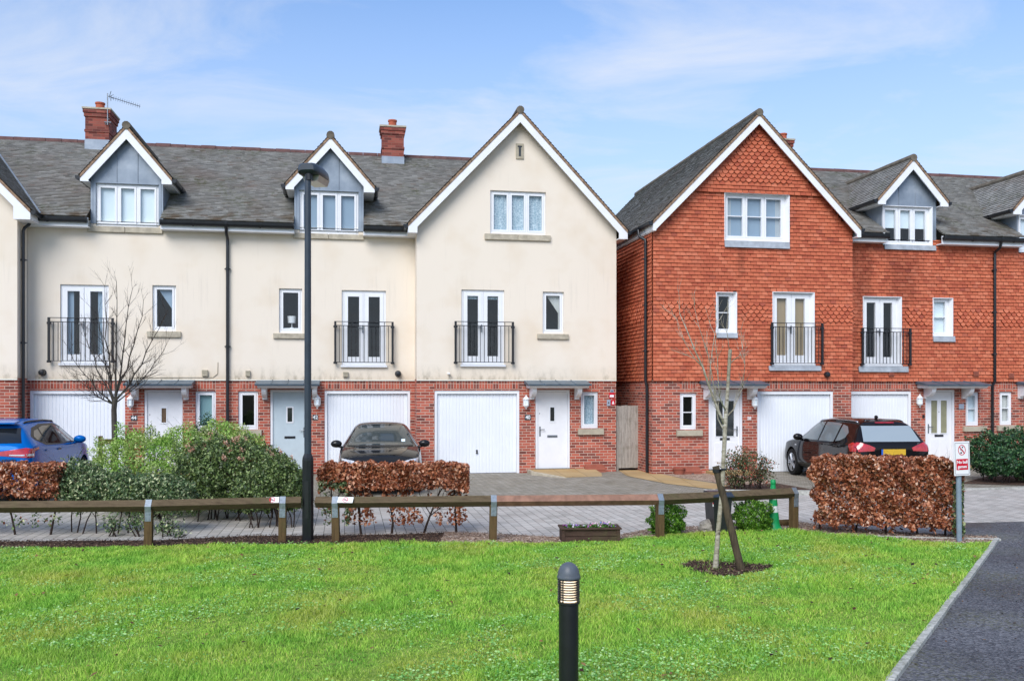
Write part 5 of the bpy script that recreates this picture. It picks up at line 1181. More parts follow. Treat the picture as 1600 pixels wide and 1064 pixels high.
# stake and tie of the young tree
p0, p1 = G(1160, 897), at(1118, 11.25, zz(728, 11.25)); p0 = at(1160, 11.05)
t = empty('tree_stake', p0); tag(t, 'leaning mossy timber stake propping the young tree on the lawn', 'stake')
m = MB(); v = p1 - p0; pts = [v * k / 8 + Vector((random.gauss(0, .003), 0, 0)) for k in range(9)]; pts[0] = Vector(v * -.04); m.tube(pts, [.047, .047, .046, .047, .046, .045, .045, .044, .043], 12); m.build('stake', 'stake', t, smooth=True, angle=50)
m = MB(); q = v * .955; m.lathe([(.050, -.022), (.052, -.02), (.052, .02), (.050, .022)], 0, 0, 14); m.xf(Matrix.Translation(q)); tb = at(1129, 11.2, zz(733, 11.2)) - p0
m.tube([q + Vector((.04, -.02, 0)), tb + Vector((-.02, -.035, .0)), tb + Vector((.034, -.02, 0)), tb + Vector((.03, .03, 0))], .013, 6); m.build('rubber_tie', 'black', t)
# planter with pansies
b = G(921, 846); t = empty('planter_box', b, R(3)); tag(t, 'dark brown timber planter box of small flowers standing on the gravel before the fence', 'planter')
m = MB()
for k in range(2): m.bbox(-.40, .40, -.17, -.145, .01 + k * .098, .102 + k * .098, .004); m.bbox(-.40, .40, .145, .17, .01 + k * .098, .102 + k * .098, .004); m.bbox(-.425, -.40, -.17, .17, .01 + k * .098, .102 + k * .098, .004); m.bbox(.40, .425, -.17, .17, .01 + k * .098, .102 + k * .098, .004)
m.build('boards', 'planter', t)
m = MB()
for sx in (-1, 1):
    for sy in (-1, 1): m.box(sx * .405 - .022, sx * .405 + .022, sy * .176 - .006, sy * .176 + .006, 0, .20)
m.build('corner_battens', 'planter', t)
m = MB(); m.bbox(-.45, .45, -.2, -.13, .205, .228, .004); m.bbox(-.45, .45, .13, .2, .205, .228, .004); m.bbox(-.45, -.38, -.129, .129, .205, .228, .004); m.bbox(.38, .45, -.129, .129, .205, .228, .004); m.build('rim', 'planter', t)
m = MB(); m.box(-.385, .385, -.14, .14, .15, .19); m.build('soil', 'mulch', t)
M['petal'] = leafy('pansy_petal', [(0, c(120, 40, 90, .9)), (.25, c(150, 110, 200, .9)), (.5, c(235, 235, 245, .9)), (.75, c(220, 120, 170, .9)), (1, c(130, 140, 215, .9))])
M['bedleaf'] = leafy('bedding_leaf', [(0, c(40, 84, 34, .85)), (1, c(120, 170, 80, .88))])
for k in range(12):
    x_ = -.34 + .062 * k; p = b + Vector((x_, random.uniform(-.09, .09), .19)); o = empty('pansy', p); tag(o, 'small pansy plant with tiny blooms in the timber planter box', 'flower', 'pansies in the planter box')
    n_ = 46; hk = random.choice([.05, .06, .075, .10 if k in (7, 8) else .06]); P = rng.normal(0, 1, (n_, 3)) * np.array([.026, .03, .018]) + np.array([0, 0, hk * .6]); leaves('foliage', P, .034, 'bedleaf', o, None, aspect=.6)
    P = rng.normal(0, 1, (5, 3)) * np.array([.028, .03, .012]) + np.array([0, -.02, hk]); leaves('blooms', P, .03, 'petal', o, np.tile(np.array([[0, -.7, .7]]), (5, 1)), .8, .9, np.clip(rng.normal((k * .37) % 1, .12, 5), 0, 1))
# cone
b = G(1208, 829); t = empty('traffic_cone', b); tag(t, 'green traffic cone with white bands beside the end of the knee rail', 'traffic cone')
M['cone'] = plain('cone_green', c(16, 150, 84, .85), .4, 0, .4, .12, 7); M['conew'] = plain('cone_white', c(214, 218, 216, .85), .45, 0, .4, .2, 25)
m = MB(); m.lathe([(.155, 0), (.155, .03), (.14, .05), (.118, .07), (.106, .1), (.098, .13)], 0, 0, 28); m.build('base', 'cone', t, smooth=True, angle=50)
rr = lambda z: .098 - (z - .13) * .0985
for z0, z1, mt in ((.13, .30, 'cone'), (.30, .40, 'conew'), (.40, .50, 'cone'), (.50, .59, 'conew'), (.59, .735, 'cone')):
    m = MB(); m.lathe([(rr(z0), z0), (rr(z1), z1)], 0, 0, 28); m.build('body' if mt == 'cone' else 'reflective_band', mt, t, smooth=True, angle=40)
m = MB(); m.lathe([(.037, .735), (.043, .745), (.043, .79), (.036, .80), (.034, .815), (.030, .816)], 0, 0, 20); m.build('top', 'cone', t, smooth=True, angle=40)
# bin
b = at(1122, 14.15); t = empty('litter_bin', b, R(12)); tag(t, 'black lidded bin with a small red and white label standing behind the rail', 'bin')
m = MB(); vs = []
for z, hw_, hd_ in ((0, .12, .15), (.58, .155, .17)): vs += [(-hw_, -hd_, z), (hw_, -hd_, z), (hw_, hd_, z), (-hw_, hd_, z)]
m.add(vs, [(3, 2, 1, 0), (4, 5, 6, 7), (0, 1, 5, 4), (1, 2, 6, 5), (2, 3, 7, 6), (3, 0, 4, 7)]); m.build('body', 'black', t)
m = MB(); m.bbox(-.175, .175, -.215, .2, .585, .615, .01); m.prism([(-.215, .605), (.2, .605), (.16, .665), (-.12, .66)], -.165, .165, axis='x'); m.build('lid', plain('bin_lid', c(44, 52, 64, .9), .35, 0, .5, .15), t)
m = MB(); m.box(-.16, -.04, -.186, -.178, .44, .50); m.xf(Matrix.Rotation(R(-3.5), 4, 'X')); lb = m.build('label', 'skywhite', t); m = MB(); m.box(-.16, -.04, -.189, -.1865, .475, .50); m.xf(Matrix.Rotation(R(-3.5), 4, 'X')); m.build('red_stripe', 'red', lb)
# stone
m = MB(); m.blob(0, 0, .10, .135, .12, .12, 10, .22); o = m.build('rock', plain('grey_rock', c(168, 160, 150, .75), .95, 0, .2, .3, 14, 50, .6)); o.location = G(1107, 835); o.location.y += .1; tag(o, 'pale grey rock on the gravel in front of the bin', 'rock')
# side gate between the terraces
ga, gb = at(966, 24.85), at(1009, 25.1); L = (gb - ga).length; an = math.atan2((gb - ga).y, (gb - ga).x)
t = empty('side_gate', ga, an); tag(t, 'weathered grey boarded timber gate closing the passage between the cream and red houses', 'gate')
m = MB(); n = 9; w = L / n
for k in range(n): m.bbox(k * w + .002, (k + 1) * w - .002, -.012, .012, .09 + random.uniform(-.006, .006), 1.80 + random.uniform(-.012, .012), .004)
m.build('boards', 'gate', t)
m = MB()
for zc in (.35, 1.0, 1.6): m.box(.03, L - .03, .013, .045, zc - .05, zc + .05)
m.build('ledges', 'gate', t)
m = MB(); m.bbox(L - .13, L - .09, -.03, -.012, .82, 1.0, .005); m.build('latch', 'black', t)
m = MB(); m.box(-.07, -.005, -.03, .05, -.05, 1.8); m.box(L + .005, L + .07, -.03, .05, -.05, 1.8); m.build('gate_post', 'gate', t)
# ground level meter boxes
def meter(px, py, label, w=.56, rot=0):
    b = G(px, py); t = empty('meter_box', b, YAW + rot); tag(t, label, 'meter box', 'semi buried meter boxes along the wall'); m = MB()
    m.prism([(-.20, -.05), (.2, -.05), (.2, .27), (.12, .27), (-.20, .08)], -w / 2, w / 2, axis='x'); m.build('body', 'boxred', t)
    m = MB(); m.prism([(-.205, .082), (.118, .273), (.118, .285), (-.205, .094)], -w / 2 + .03, w / 2 - .03, axis='x'); m.build('lid', 'boxred', t)
    m = MB(); m.prism([(-.212, -.02), (-.203, -.02), (-.203, .05), (-.212, .05)], -.03, .03, axis='x'); m.build('lock_plate', 'plate', t)
meter(928, 738, 'sloping terracotta coloured meter box below the small window of house 40'); meter(1078, 741, 'sloping terracotta coloured meter box on the gravel below the window of house 58', .52)
b = G(1061, 742); o = empty('plant_pot', b); tag(o, 'low terracotta pot standing left of the meter box of house 58', 'plant pot'); m = MB(); m.lathe([(.13, 0), (.15, .15), (.165, .15), (.165, .19), (.14, .19), (.125, .12)], 0, 0, 24); m.build('pot', 'boxred', o, smooth=True, angle=40)
# ramped doorstep of house 40
w0, w1 = S(830, OG), S(893, OG); t = empty('doorstep', W(w0, OG), YAW); tag(t, 'beige slabbed ramp in front of the white door numbered 40', 'doorstep'); wd = w1 - w0
m = MB(); m.add([(-.05, .02, .115), (wd + .62, .02, .115), (wd + .62, -.75, .055), (wd + .5, -1.25, .02), (wd * .5, -1.4, .05), (-.05, -.55, .105), (-.05, .02, -.02), (wd + .62, .02, -.02), (wd + .62, -.75, -.02), (wd + .5, -1.25, -.02), (wd * .5, -1.4, -.02), (-.05, -.55, -.02)], [(5, 4, 3, 2, 1, 0), (0, 6, 11, 5), (5, 11, 10, 4), (4, 10, 9, 3), (3, 9, 8, 2), (2, 8, 7, 1)]); m.build('slab', 'beige', t)
m = MB(); m.add([(-.11, .02, .12), (-.055, .02, .12), (-.055, -.56, .11), (wd * .5 - .03, -1.43, .05), (wd * .62, -1.7, .0), (wd * .5 - .1, -1.50, .02), (-.11, -.6, .11), (-.11, .02, -.02), (-.11, -.6, -.02), (wd * .5 - .1, -1.5, -.02), (wd * .62, -1.7, -.02)], [(6, 5, 4, 3, 2, 1, 0), (0, 7, 8, 6), (6, 8, 9, 5), (5, 9, 10, 4)]); m.build('edging', 'stone2', t)
def step(pxl, pxr, off, dpt, label):
    s0, s1 = S(pxl, off), S(pxr, off); t = empty('doorstep', W(s0, off), YAW); tag(t, label, 'doorstep'); m = MB(); m.bbox(-.08, s1 - s0 + .08, -dpt, .05, -.02, .1, .01); m.build('slab', 'beige', t)
step(1447, 1493, OR_, .7, 'beige slab doorstep in front of the white door beside the black car'); step(1108, 1161, O58, .7, 'beige slab doorstep in front of the white door numbered 58')
step(225, 285, 0, .7, 'doorstep of the white door numbered 44 behind the shrubs'); step(422, 483, 0, .7, 'doorstep of the pale blue door numbered 42')
# short rail frame by the bare tree
p0, p1 = at(157, 17.7), at(207, 17.9); t = empty('rail_frame', p0); tag(t, 'short brown timber rail on a post beside the bare tree trunk', 'rail'); v = p1 - p0; an = math.atan2(v.y, v.x); L = v.length
for xx in (0, L): m = MB(); m.bbox(xx - .04, xx + .04, -.04, .04, 0, zz(681, 17.7), .006); m.xf(Matrix.Rotation(an, 4, 'Z')); m.build('post', 'fencepost', t)
m = MB(); m.bbox(.042, L - .042, -.035, .02, zz(690, 17.7) - .05, zz(690, 17.7) + .05, .006); m.xf(Matrix.Rotation(an, 4, 'Z')); m.build('rail', 'fencepost', t)
# log at the end of the rail
m = MB(); m.tube([(0, 0, .06), (.3, .05, .06)], .055, 10); o = m.build('log', 'fencepost'); o.location = at(1216, 14.9); tag(o, 'short dark log lying on the gravel behind the cone', 'log')
# ------------------------------------------------------------------ cars
def paint(name, col, metal=.35, rough=.28, coat=.0): return plain(name, col, rough, metal, .3, .04, 2, coat=coat)
def carglass(name, col, rough=.03):
    t = NT(name); t.fin(col, rough, .0, .5); t.b.inputs['IOR'].default_value = 1.6; return t.m
M['carglass'] = carglass('car_glass', (.012, .014, .016, 1)); M['carglasslight'] = carglass('car_glass_painted_reflection', (.17, .20, .21, 1)); M['rearglass'] = carglass('rear_glass_painted_sky', (.26, .31, .34, 1)); M['screen'] = carglass('windscreen_glass', (.05, .06, .06, 1))  # light and rear glass have reflected sky put into their pale base colour
M['tyre'] = plain('tyre_rubber', (.012, .012, .012, 1), .8, 0, .2, .2); M['alloy'] = plain('alloy_wheel', (.42, .43, .45, 1), .3, .8, .5, .1)
M['taillamp'] = plain('tail_lamp_red', (.42, .010, .012, 1), .12, 0, .7, .3, 14, coat=1); M['lampclear'] = plain('lamp_clear', (.62, .63, .65, 1), .1, .2, .7, .2, 20, coat=1); M['trim'] = plain('black_trim', (.012, .012, .013, 1), .45, 0, .4, .1)
M['platey'] = plain('yellow_plate', c(214, 172, 48, .85), .4, 0, .4, .05); M['chrome'] = plain('chrome', (.6, .6, .62, 1), .12, 1, .5, .05)
def car(loc, heading, st, mat, wheels, label, name='parked_car'):
    """st: stations (x, bottom, sill half-width, belt z, belt half-width, top z, top half-width); x forward"""
    root = empty(name, loc, heading); tag(root, label, 'car')
    ring = []
    for x, zb, ws, zbel, wb, zt, wt in st:
        zm = (zb + zbel) / 2; l = lambda q: (wb - .035 + (wt - wb + .035) * q, zbel + .03 + (zt - zbel - .03) * q)
        h = [(0, zb), (ws * .82, zb), (ws, zb + .09), (max(ws, wb) + .012, zm), (wb + .004, zbel - .05), (wb - .008, zbel), l(.06), l(.5), l(.93), (wt * .80, zt + .022), (0, zt + .038)]
        ring.append([(x, y, z) for y, z in h] + [(x, -y, z) for y, z in h[-2:0:-1]])
    n = len(ring[0]); vs = [p for r_ in ring for p in r_]
    fs = [(i * n + k, (i + 1) * n + k, (i + 1) * n + (k + 1) % n, i * n + (k + 1) % n) for i in range(len(ring) - 1) for k in range(n)] + [tuple(range(n)), tuple(range(len(ring) * n - 1, (len(ring) - 1) * n - 1, -1))]
    me = bpy.data.meshes.new('b'); me.from_pydata(vs, [], fs); o = bpy.data.objects.new('b', me); COL.objects.link(o)
    cr = me.attributes.new('crease_edge', 'FLOAT', 'EDGE')
    for e in me.edges:
        a, b = e.vertices; ka, kb = a % n, b % n
        if ka == kb and ka in (5, n - 5): cr.data[e.index].value = .55
        if a // n == b // n and a // n in (0, len(ring) - 1): cr.data[e.index].value = .35
    sub = o.modifiers.new('s', 'SUBSURF'); sub.levels = 3; sub.render_levels = 3
    cut = []
    for wx, wr in wheels['x']:
        for sd in (-1, 1):
            bm = bmesh.new(); bmesh.ops.create_cone(bm, cap_ends=True, segments=40, radius1=wr + .055, radius2=wr + .055, depth=.40); cm = bpy.data.meshes.new('c'); bm.to_mesh(cm); bm.free()
            cm.transform(Matrix.Translation((wx, sd * (wheels['w'] + .02), wr)) @ Matrix.Rotation(R(90), 4, 'X')); co = bpy.data.objects.new('c', cm); COL.objects.link(co); cut.append(co)
            bo = o.modifiers.new('b', 'BOOLEAN'); bo.operation = 'DIFFERENCE'; bo.object = co; bo.solver = 'EXACT'
    bpy.context.view_layer.update(); dg = bpy.context.evaluated_depsgraph_get(); bme = bpy.data.meshes.new_from_object(o.evaluated_get(dg)); bme.name = 'body'
    for co in cut: bpy.data.objects.remove(co)
    bpy.data.objects.remove(o); bme.materials.clear(); bme.materials.append(M[mat]); bme.polygons.foreach_set('use_smooth', [True] * len(bme.polygons)); bme.set_sharp_from_angle(angle=R(38))
    body = bpy.data.objects.new('body', bme); COL.objects.link(body); body.parent = root
    bm = bmesh.new(); bm.from_mesh(bme); bvh = BVHTree.FromBMesh(bm); bm.free()
    for wx, wr in wheels['x']:
        for sd in (-1, 1):
            yo = wheels['w'] + .0; T = Matrix.Translation((wx, sd * (yo - .11), wr)) @ Matrix.Rotation(R(-90 * sd), 4, 'X')
            m = MB(); m.lathe([(wr * .66, -.10), (wr * .94, -.10), (wr, -.07), (wr, .07), (wr * .95, .10), (wr * .70, .105), (wr * .66, .08)], 0, 0, 40); m.xf(T); ty = m.build('wheel', 'tyre', root, smooth=True, angle=40)
            m = MB(); m.lathe([(wr * .69, .06), (wr * .69, .098), (wr * .64, .10), (wr * .62, .06)], 0, 0, 36)
            for k in range(5):
                for dl in (-.13, .13): q = 2 * math.pi * k / 5; m.tube([(wr * .10 * math.cos(q + dl), wr * .10 * math.sin(q + dl), .088), (wr * .65 * math.cos(q + dl * 1.3), wr * .65 * math.sin(q + dl * 1.3), .085)], [.028, .02], 6)
            m.lathe([(wr * .17, .05), (wr * .17, .1), (.01, .104)], 0, 0, 16); m.xf(T); m.build('rim', 'alloy', ty)
            m = MB(); m.lathe([(wr * .64, -.02), (wr * .64, .03), (.01, .03)], 0, 0, 24); m.xf(T); m.build('brake_disc', 'trim', ty)
    def patch(name, poly, frm, matn, off=.004, res=.035, thick=.0, parent=None):
        """lay a panel on the body: poly in (x, z) seen from 'L'/'R', in (y, z) seen from 'F'/'B', in (x, y) from 'T'"""
        bm = bmesh.new(); V = [bm.verts.new((p[0], p[1], 0)) for p in poly]; bm.faces.new(V)
        xs_, ys_ = [p[0] for p in poly], [p[1] for p in poly]
        for lo, hi, nrm in ((min(xs_), max(xs_), (1, 0, 0)), (min(ys_), max(ys_), (0, 1, 0))):
            k = int((hi - lo) / res)
            for i in range(1, k): 
                v = lo + (hi - lo) * i / k; bmesh.ops.bisect_plane(bm, geom=bm.verts[:] + bm.edges[:] + bm.faces[:], plane_co=(v, v, 0), plane_no=nrm)
        bad = []
        for v in bm.verts:
            a, b = v.co.x, v.co.y
            og, d = {'L': ((a, 3, b), (0, -1, 0)), 'R': ((a, -3, b), (0, 1, 0)), 'F': ((4, a, b), (-1, 0, 0)), 'B': ((-4, a, b), (1, 0, 0)), 'T': ((a, b, 4), (0, 0, -1))}[frm]
            h = bvh.ray_cast(Vector(og), Vector(d))
            if h[0] is None: bad.append(v)
            else: v.co = h[0] + (h[1] if h[1].dot(Vector(d)) < 0 else -h[1]) * off
        bmesh.ops.delete(bm, geom=bad, context='VERTS')
        if thick: bmesh.ops.recalc_face_normals(bm, faces=bm.faces); 
        me = bpy.data.meshes.new(name); bm.to_mesh(me); bm.free(); me.polygons.foreach_set('use_smooth', [True] * len(me.polygons)); me.materials.append(M[matn]); p = bpy.data.objects.new(name, me); COL.objects.link(p); p.parent = parent or root; return p
    return root, patch, bvh
def mir(poly): return [(-x, y) for x, y in poly]
def mirror(root, x, y, z, mat, sx=1):
    for sd in (-1, 1):
        m = MB(); m.blob(x, sd * (y + .10), z + .03, .085, .125, .085, 10); m.tube([(x + .02, sd * (y - .04), z - .05), (x, sd * (y + .06), z - .02)], .03, 8); m.build('wing_mirror', mat, root, smooth=True)
def rails(root, bvh, pts, mt):
    for sd in (-1, 1):
        P = []
        for x, y, dz in pts: h = bvh.ray_cast(Vector((x, sd * y, 3)), Vector((0, 0, -1))); P.append((x, sd * y, (h[0].z if h[0] else 1.5) + dz))
        m = MB(); m.tube(P, .016, 8); m.build('roof_rail', mt(sd), root, smooth=True)
SUV = [(-2.22, .42, .62, .74, .68, .88, .52), (-2.20, .34, .78, .88, .80, 1.0, .68), (-2.12, .27, .86, .96, .87, 1.09, .70), (-2.00, .24, .885, .99, .885, 1.21, .70), (-1.86, .23, .89, .97, .89, 1.40, .62), (-1.72, .22, .89, .97, .89, 1.49, .565), (-1.35, .21, .89, .97, .89, 1.525, .575), (-.6, .21, .885, .955, .885, 1.53, .60), (.05, .21, .885, .945, .885, 1.515, .60), (.42, .21, .885, .94, .885, 1.44, .595), (.78, .21, .885, .93, .885, 1.24, .63), (1.08, .21, .89, .925, .885, 1.03, .68), (1.28, .22, .89, .915, .88, .985, .68), (1.75, .23, .88, .86, .86, .93, .62), (2.02, .25, .82, .78, .80, .84, .54), (2.17, .30, .70, .68, .68, .73, .46), (2.22, .38, .60, .58, .58, .63, .40)]
# black estate in front of houses 58 and 60, its rear towards the camera
M['carblack'] = paint('black_car_paint', (.006, .005, .0055, 1), 0, .05)
hd_ = R(90 + 5); rc = Vector((8.475, 20.18, .02)); fw = Vector((math.cos(hd_), math.sin(hd_), 0))
rt, patch, bvh = car(rc + fw * 2.22, hd_, SUV, 'carblack', {'x': [(1.36, .345), (-1.38, .345)], 'w': .895}, 'black sport utility car with red tail lamps parked before houses 58 and 60')
for s_ in 'LR':
    patch('side_window', [(.86, .985), (.36, 1.365), (.0, 1.435), (-.16, 1.44), (-.16, .99)], s_, 'carglasslight', .004); patch('side_window', [(-.24, .99), (-.24, 1.44), (-.75, 1.44), (-1.04, 1.42), (-1.04, 1.0)], s_, 'carglasslight', .004)
    patch('side_window', [(-1.12, 1.02), (-1.12, 1.41), (-1.38, 1.37), (-1.56, 1.24), (-1.52, 1.12), (-1.34, 1.05)], s_, 'carglasslight', .004)
    patch('sill_trim', [(1.0, .24), (1.0, .34), (-1.0, .34), (-1.0, .24)], s_, 'trim', .006)
    patch('door_handle', [(-.30, .90), (-.30, .93), (-.50, .93), (-.50, .90)], s_, 'trim', .02); patch('door_handle', [(.55 - .85, .89), (.55 - .85, .89), (-.3, .89)][:0] or [(-1.15, .91), (-1.15, .94), (-1.35, .94), (-1.35, .91)], s_, 'trim', .02)
    patch('tail_lamp', [(-1.86, .99), (-2.0, 1.04), (-2.16, 1.0), (-2.16, .84), (-1.98, .84)], s_, 'taillamp', .006)
    patch('side_repeater', [(1.02, .80), (1.02, .82), (1.12, .82), (1.12, .80)], s_, 'lampclear', .006)
patch('rear_window', [(-.66, 1.06), (-.57, 1.40), (.57, 1.40), (.66, 1.06)], 'B', 'rearglass', .006)
patch('spoiler_lamp', [(-.22, 1.455), (-.22, 1.475), (.22, 1.475), (.22, 1.455)], 'B', 'taillamp', .012)
for sg in (1, -1): patch('tail_lamp', [(sg * .42, .93), (sg * .45, .86), (sg * .80, .84), (sg * .84, 1.04), (sg * .72, 1.04), (sg * .56, .99)], 'B', 'taillamp', .008)
patch('bumper_trim', [(-.7, .30), (-.7, .46), (.7, .46), (.7, .30)], 'B', 'trim', .006)
m = MB(); m.bbox(-2.262, -2.245, -.26, .26, .77, .90, .003); m.build('number_plate', 'platey', rt); m = MB(); m.bbox(-2.263, -2.244, .262, .30, .77, .90, .003); m.build('plate_badge', plain('plate_blue', c(40, 90, 180), .4), rt)
m = MB(); m.tube([(-2.02, .05, 1.10), (-1.98, -.30, 1.16)], [.018, .010], 6); m.lathe([(.03, 0), (.03, .03)], 0, 0, 12); m.build('rear_wiper', 'trim', rt)
rails(rt, bvh, [(.30, .565, 0), (.18, .575, .022), (-.6, .585, .028), (-1.3, .56, .028), (-1.52, .545, .022), (-1.62, .535, 0)], lambda sd: 'chrome' if sd > 0 else 'trim')
m = MB(); m.blob(-1.42, 0, 1.585, .09, .02, .045, 8); m.build('roof_aerial', 'trim', rt, smooth=True)
mirror(rt, .72, .88, 1.0, 'carblack')
text('X1', .07, 'chrome', rt, (-2.19, -.60, 1.02), (R(90), 0, R(-90)), .003, 'badge')
# blue crossover at the left
M['carblue'] = plain('blue_car_paint', (.0, .12, .44, 1), .16, .1, .12, .04, 2)
BL = [(-2.20, .45, .64, .80, .70, .92, .54), (-2.18, .36, .80, .98, .82, 1.12, .70), (-2.10, .29, .88, 1.09, .88, 1.20, .73), (-1.98, .25, .91, 1.15, .905, 1.34, .71), (-1.82, .23, .915, 1.17, .91, 1.50, .65), (-1.66, .22, .915, 1.15, .91, 1.575, .60), (-1.2, .21, .91, 1.12, .905, 1.605, .61), (-.5, .21, .905, 1.095, .90, 1.61, .625), (.05, .21, .905, 1.08, .90, 1.59, .625), (.42, .21, .905, 1.07, .90, 1.52, .62), (.78, .21, .905, 1.06, .90, 1.36, .65), (1.10, .21, .91, 1.05, .90, 1.17, .70), (1.30, .22, .91, 1.04, .895, 1.12, .70), (1.75, .23, .90, .98, .87, 1.04, .64), (2.02, .25, .84, .88, .81, .94, .56), (2.16, .32, .74, .76, .70, .81, .48), (2.20, .42, .62, .62, .60, .67, .42)]
hd2 = R(90) + YAW; rc = at(-36, 16.75, .02); fw = Vector((math.cos(hd2), math.sin(hd2), 0))
rt, patch, bvh = car(rc + fw * 2.2, hd2, BL, 'carblue', {'x': [(1.32, .36), (-1.34, .36)], 'w': .915}, 'bright blue crossover car parked at the left edge before house 44')
for s_ in 'LR':
    patch('window_trim', [(.98, 1.09), (.42, 1.44), (.0, 1.525), (-.9, 1.54), (-1.4, 1.48), (-1.74, 1.33), (-1.66, 1.26), (-1.2, 1.135), (-.4, 1.105)], s_, 'trim', .003)
    patch('side_window', [(.86, 1.11), (.40, 1.40), (.0, 1.485), (-.14, 1.49), (-.14, 1.12)], s_, 'carglasslight', .007); patch('side_window', [(-.24, 1.125), (-.24, 1.49), (-.8, 1.495), (-1.06, 1.46), (-1.10, 1.165)], s_, 'carglass', .007); patch('side_window', [(-1.16, 1.185), (-1.14, 1.445), (-1.40, 1.42), (-1.60, 1.32), (-1.54, 1.25)], s_, 'carglass', .007)
    patch('tail_lamp', [(-1.72, 1.09), (-1.72, 1.125), (-2.16, 1.11), (-2.16, .95), (-1.98, .95), (-1.95, 1.06)], s_, 'taillamp', .007)
    patch('lamp_lens', [(-2.0, .98), (-2.0, 1.02), (-2.15, 1.02), (-2.15, .98)], s_, 'lampclear', .011); patch('door_handle', [(-.35, 1.0), (-.35, 1.03), (-.55, 1.03), (-.55, 1.0)], s_, 'trim', .02); patch('door_handle', [(-1.12, 1.02), (-1.12, 1.05), (-1.32, 1.05), (-1.32, 1.02)], s_, 'carblue', .02)
    patch('wheel_arch_trim', [(.85, .24), (.85, .36), (-.85, .36), (-.85, .24)], s_, 'trim', .007); patch('head_lamp', [(1.75, .78), (1.80, .86), (2.08, .80), (2.12, .72)], s_, 'lampclear', .006)
patch('rear_window', [(-.72, 1.22), (-.62, 1.49), (.62, 1.49), (.72, 1.22)], 'B', 'carglass', .007); patch('rear_wiper', [(-.02, 1.23), (-.02, 1.25), (.45, 1.29), (.45, 1.275)], 'B', 'trim', .02)
for sg in (1, -1): patch('tail_lamp', [(sg * .30, 1.06), (sg * .34, 1.0), (sg * .84, .95), (sg * .86, 1.12), (sg * .80, 1.13)], 'B', 'taillamp', .008); patch('lamp_lens', [(sg * .55, .995), (sg * .55, 1.015), (sg * .80, 1.01), (sg * .80, .985)], 'B', 'lampclear', .012)
text('e-POWER', .075, 'chrome', rt, (-2.215, -.52, .90), (R(90), 0, R(-90)), .003, 'badge')
m = MB(); m.bbox(-2.25, -2.235, -.26, .26, .62, .73, .003); m.build('number_plate', 'platey', rt)
m = MB(); m.prism([(-1.66, 1.60), (-1.95, 1.575), (-1.95, 1.60), (-1.68, 1.635)], -.56, .56); m.build('roof_spoiler', 'carblue', rt); m = MB(); m.prism([(-1.15, 1.655), (-1.40, 1.645), (-1.40, 1.655), (-1.3, 1.72)], -.02, .02); m.build('roof_aerial', 'carblue', rt)
rails(rt, bvh, [(.22, .58, 0), (.1, .59, .02), (-.5, .60, .026), (-1.2, .585, .026), (-1.42, .57, .02), (-1.5, .565, 0)], lambda sd: 'trim')
mirror(rt, .66, .90, 1.12, 'carblue')
# dark saloon facing the camera in front of house 42
M['cargrey'] = paint('graphite_car_paint', (.012, .012, .013, 1), 0, .07)
SAL = [(-2.28, .46, .62, .70, .66, .80, .50), (-2.22, .34, .80, .88, .78, .98, .60), (-1.95, .24, .88, .94, .85, 1.06, .62), (-1.65, .22, .90, .96, .87, 1.12, .60), (-1.35, .21, .905, .97, .88, 1.26, .56), (-.9, .20, .905, .965, .885, 1.40, .55), (-.3, .20, .905, .955, .885, 1.445, .56), (.1, .20, .905, .945, .885, 1.42, .565), (.45, .20, .905, .94, .885, 1.32, .58), (.80, .20, .905, .93, .885, 1.14, .62), (1.06, .20, .91, .92, .88, .99, .67), (1.25, .20, .91, .90, .88, .955, .68), (1.75, .21, .90, .84, .85, .90, .62), (2.05, .22, .86, .76, .80, .81, .55), (2.22, .26, .76, .66, .70, .70, .48), (2.28, .34, .66, .56, .60, .60, .42)]
hd3 = R(-90) + YAW * .75; ctr = Vector((-3.05, 21.15, .02))
rt, patch, bvh = car(ctr, hd3, SAL, 'cargrey', {'x': [(1.40, .34), (-1.42, .34)], 'w': .905}, 'dark graphite saloon car parked nose out in front of house 42')
patch('windscreen', [(-.70, 1.0), (-.63, 1.20), (-.52, 1.385), (0, 1.40), (.52, 1.385), (.63, 1.20), (.70, 1.0)], 'F', 'screen', .004)
patch('scuttle_trim', [(-.72, .975), (-.72, .995), (.72, .995), (.72, .975)], 'F', 'trim', .007)
for sg in (1, -1):
    patch('head_lamp', [(sg * .40, .70), (sg * .50, .66), (sg * .78, .68), (sg * .80, .78), (sg * .62, .75)], 'F', 'lampclear', .006)
    m = MB(); m.tube([(1.04, sg * .46, 1.01), (.96, sg * .30, 1.06), (.93, sg * .02, 1.085)], .008, 5); m.build('wiper', 'trim', rt)
for s_ in 'LR':
    patch('side_window', [(.78, .985), (.30, 1.30), (-.1, 1.37), (-.18, 1.37), (-.18, .99)], s_, 'carglass', .004); patch('side_window', [(-.26, .99), (-.26, 1.37), (-.9, 1.32), (-1.2, 1.14), (-1.1, 1.0)], s_, 'carglass', .004)
patch('grille', [(-.42, .46), (-.46, .60), (.46, .60), (.42, .46)], 'F', 'trim', .006); patch('lower_grille', [(-.6, .28), (-.6, .38), (.6, .38), (.6, .28)], 'F', 'trim', .006)
m = MB(); m.bbox(2.295, 2.31, -.26, .26, .46, .57, .003); m.build('number_plate', 'skywhite', rt)
m = MB(); m.bbox(.43, .47, -.10, .10, 1.27, 1.335, .01); m.build('mirror_mount', 'trim', rt)
patch('permit_sticker', [(.46, 1.06), (.46, 1.11), (.54, 1.11), (.54, 1.06)], 'F', 'blind', .009)
mirror(rt, .72, .88, .98, 'cargrey')
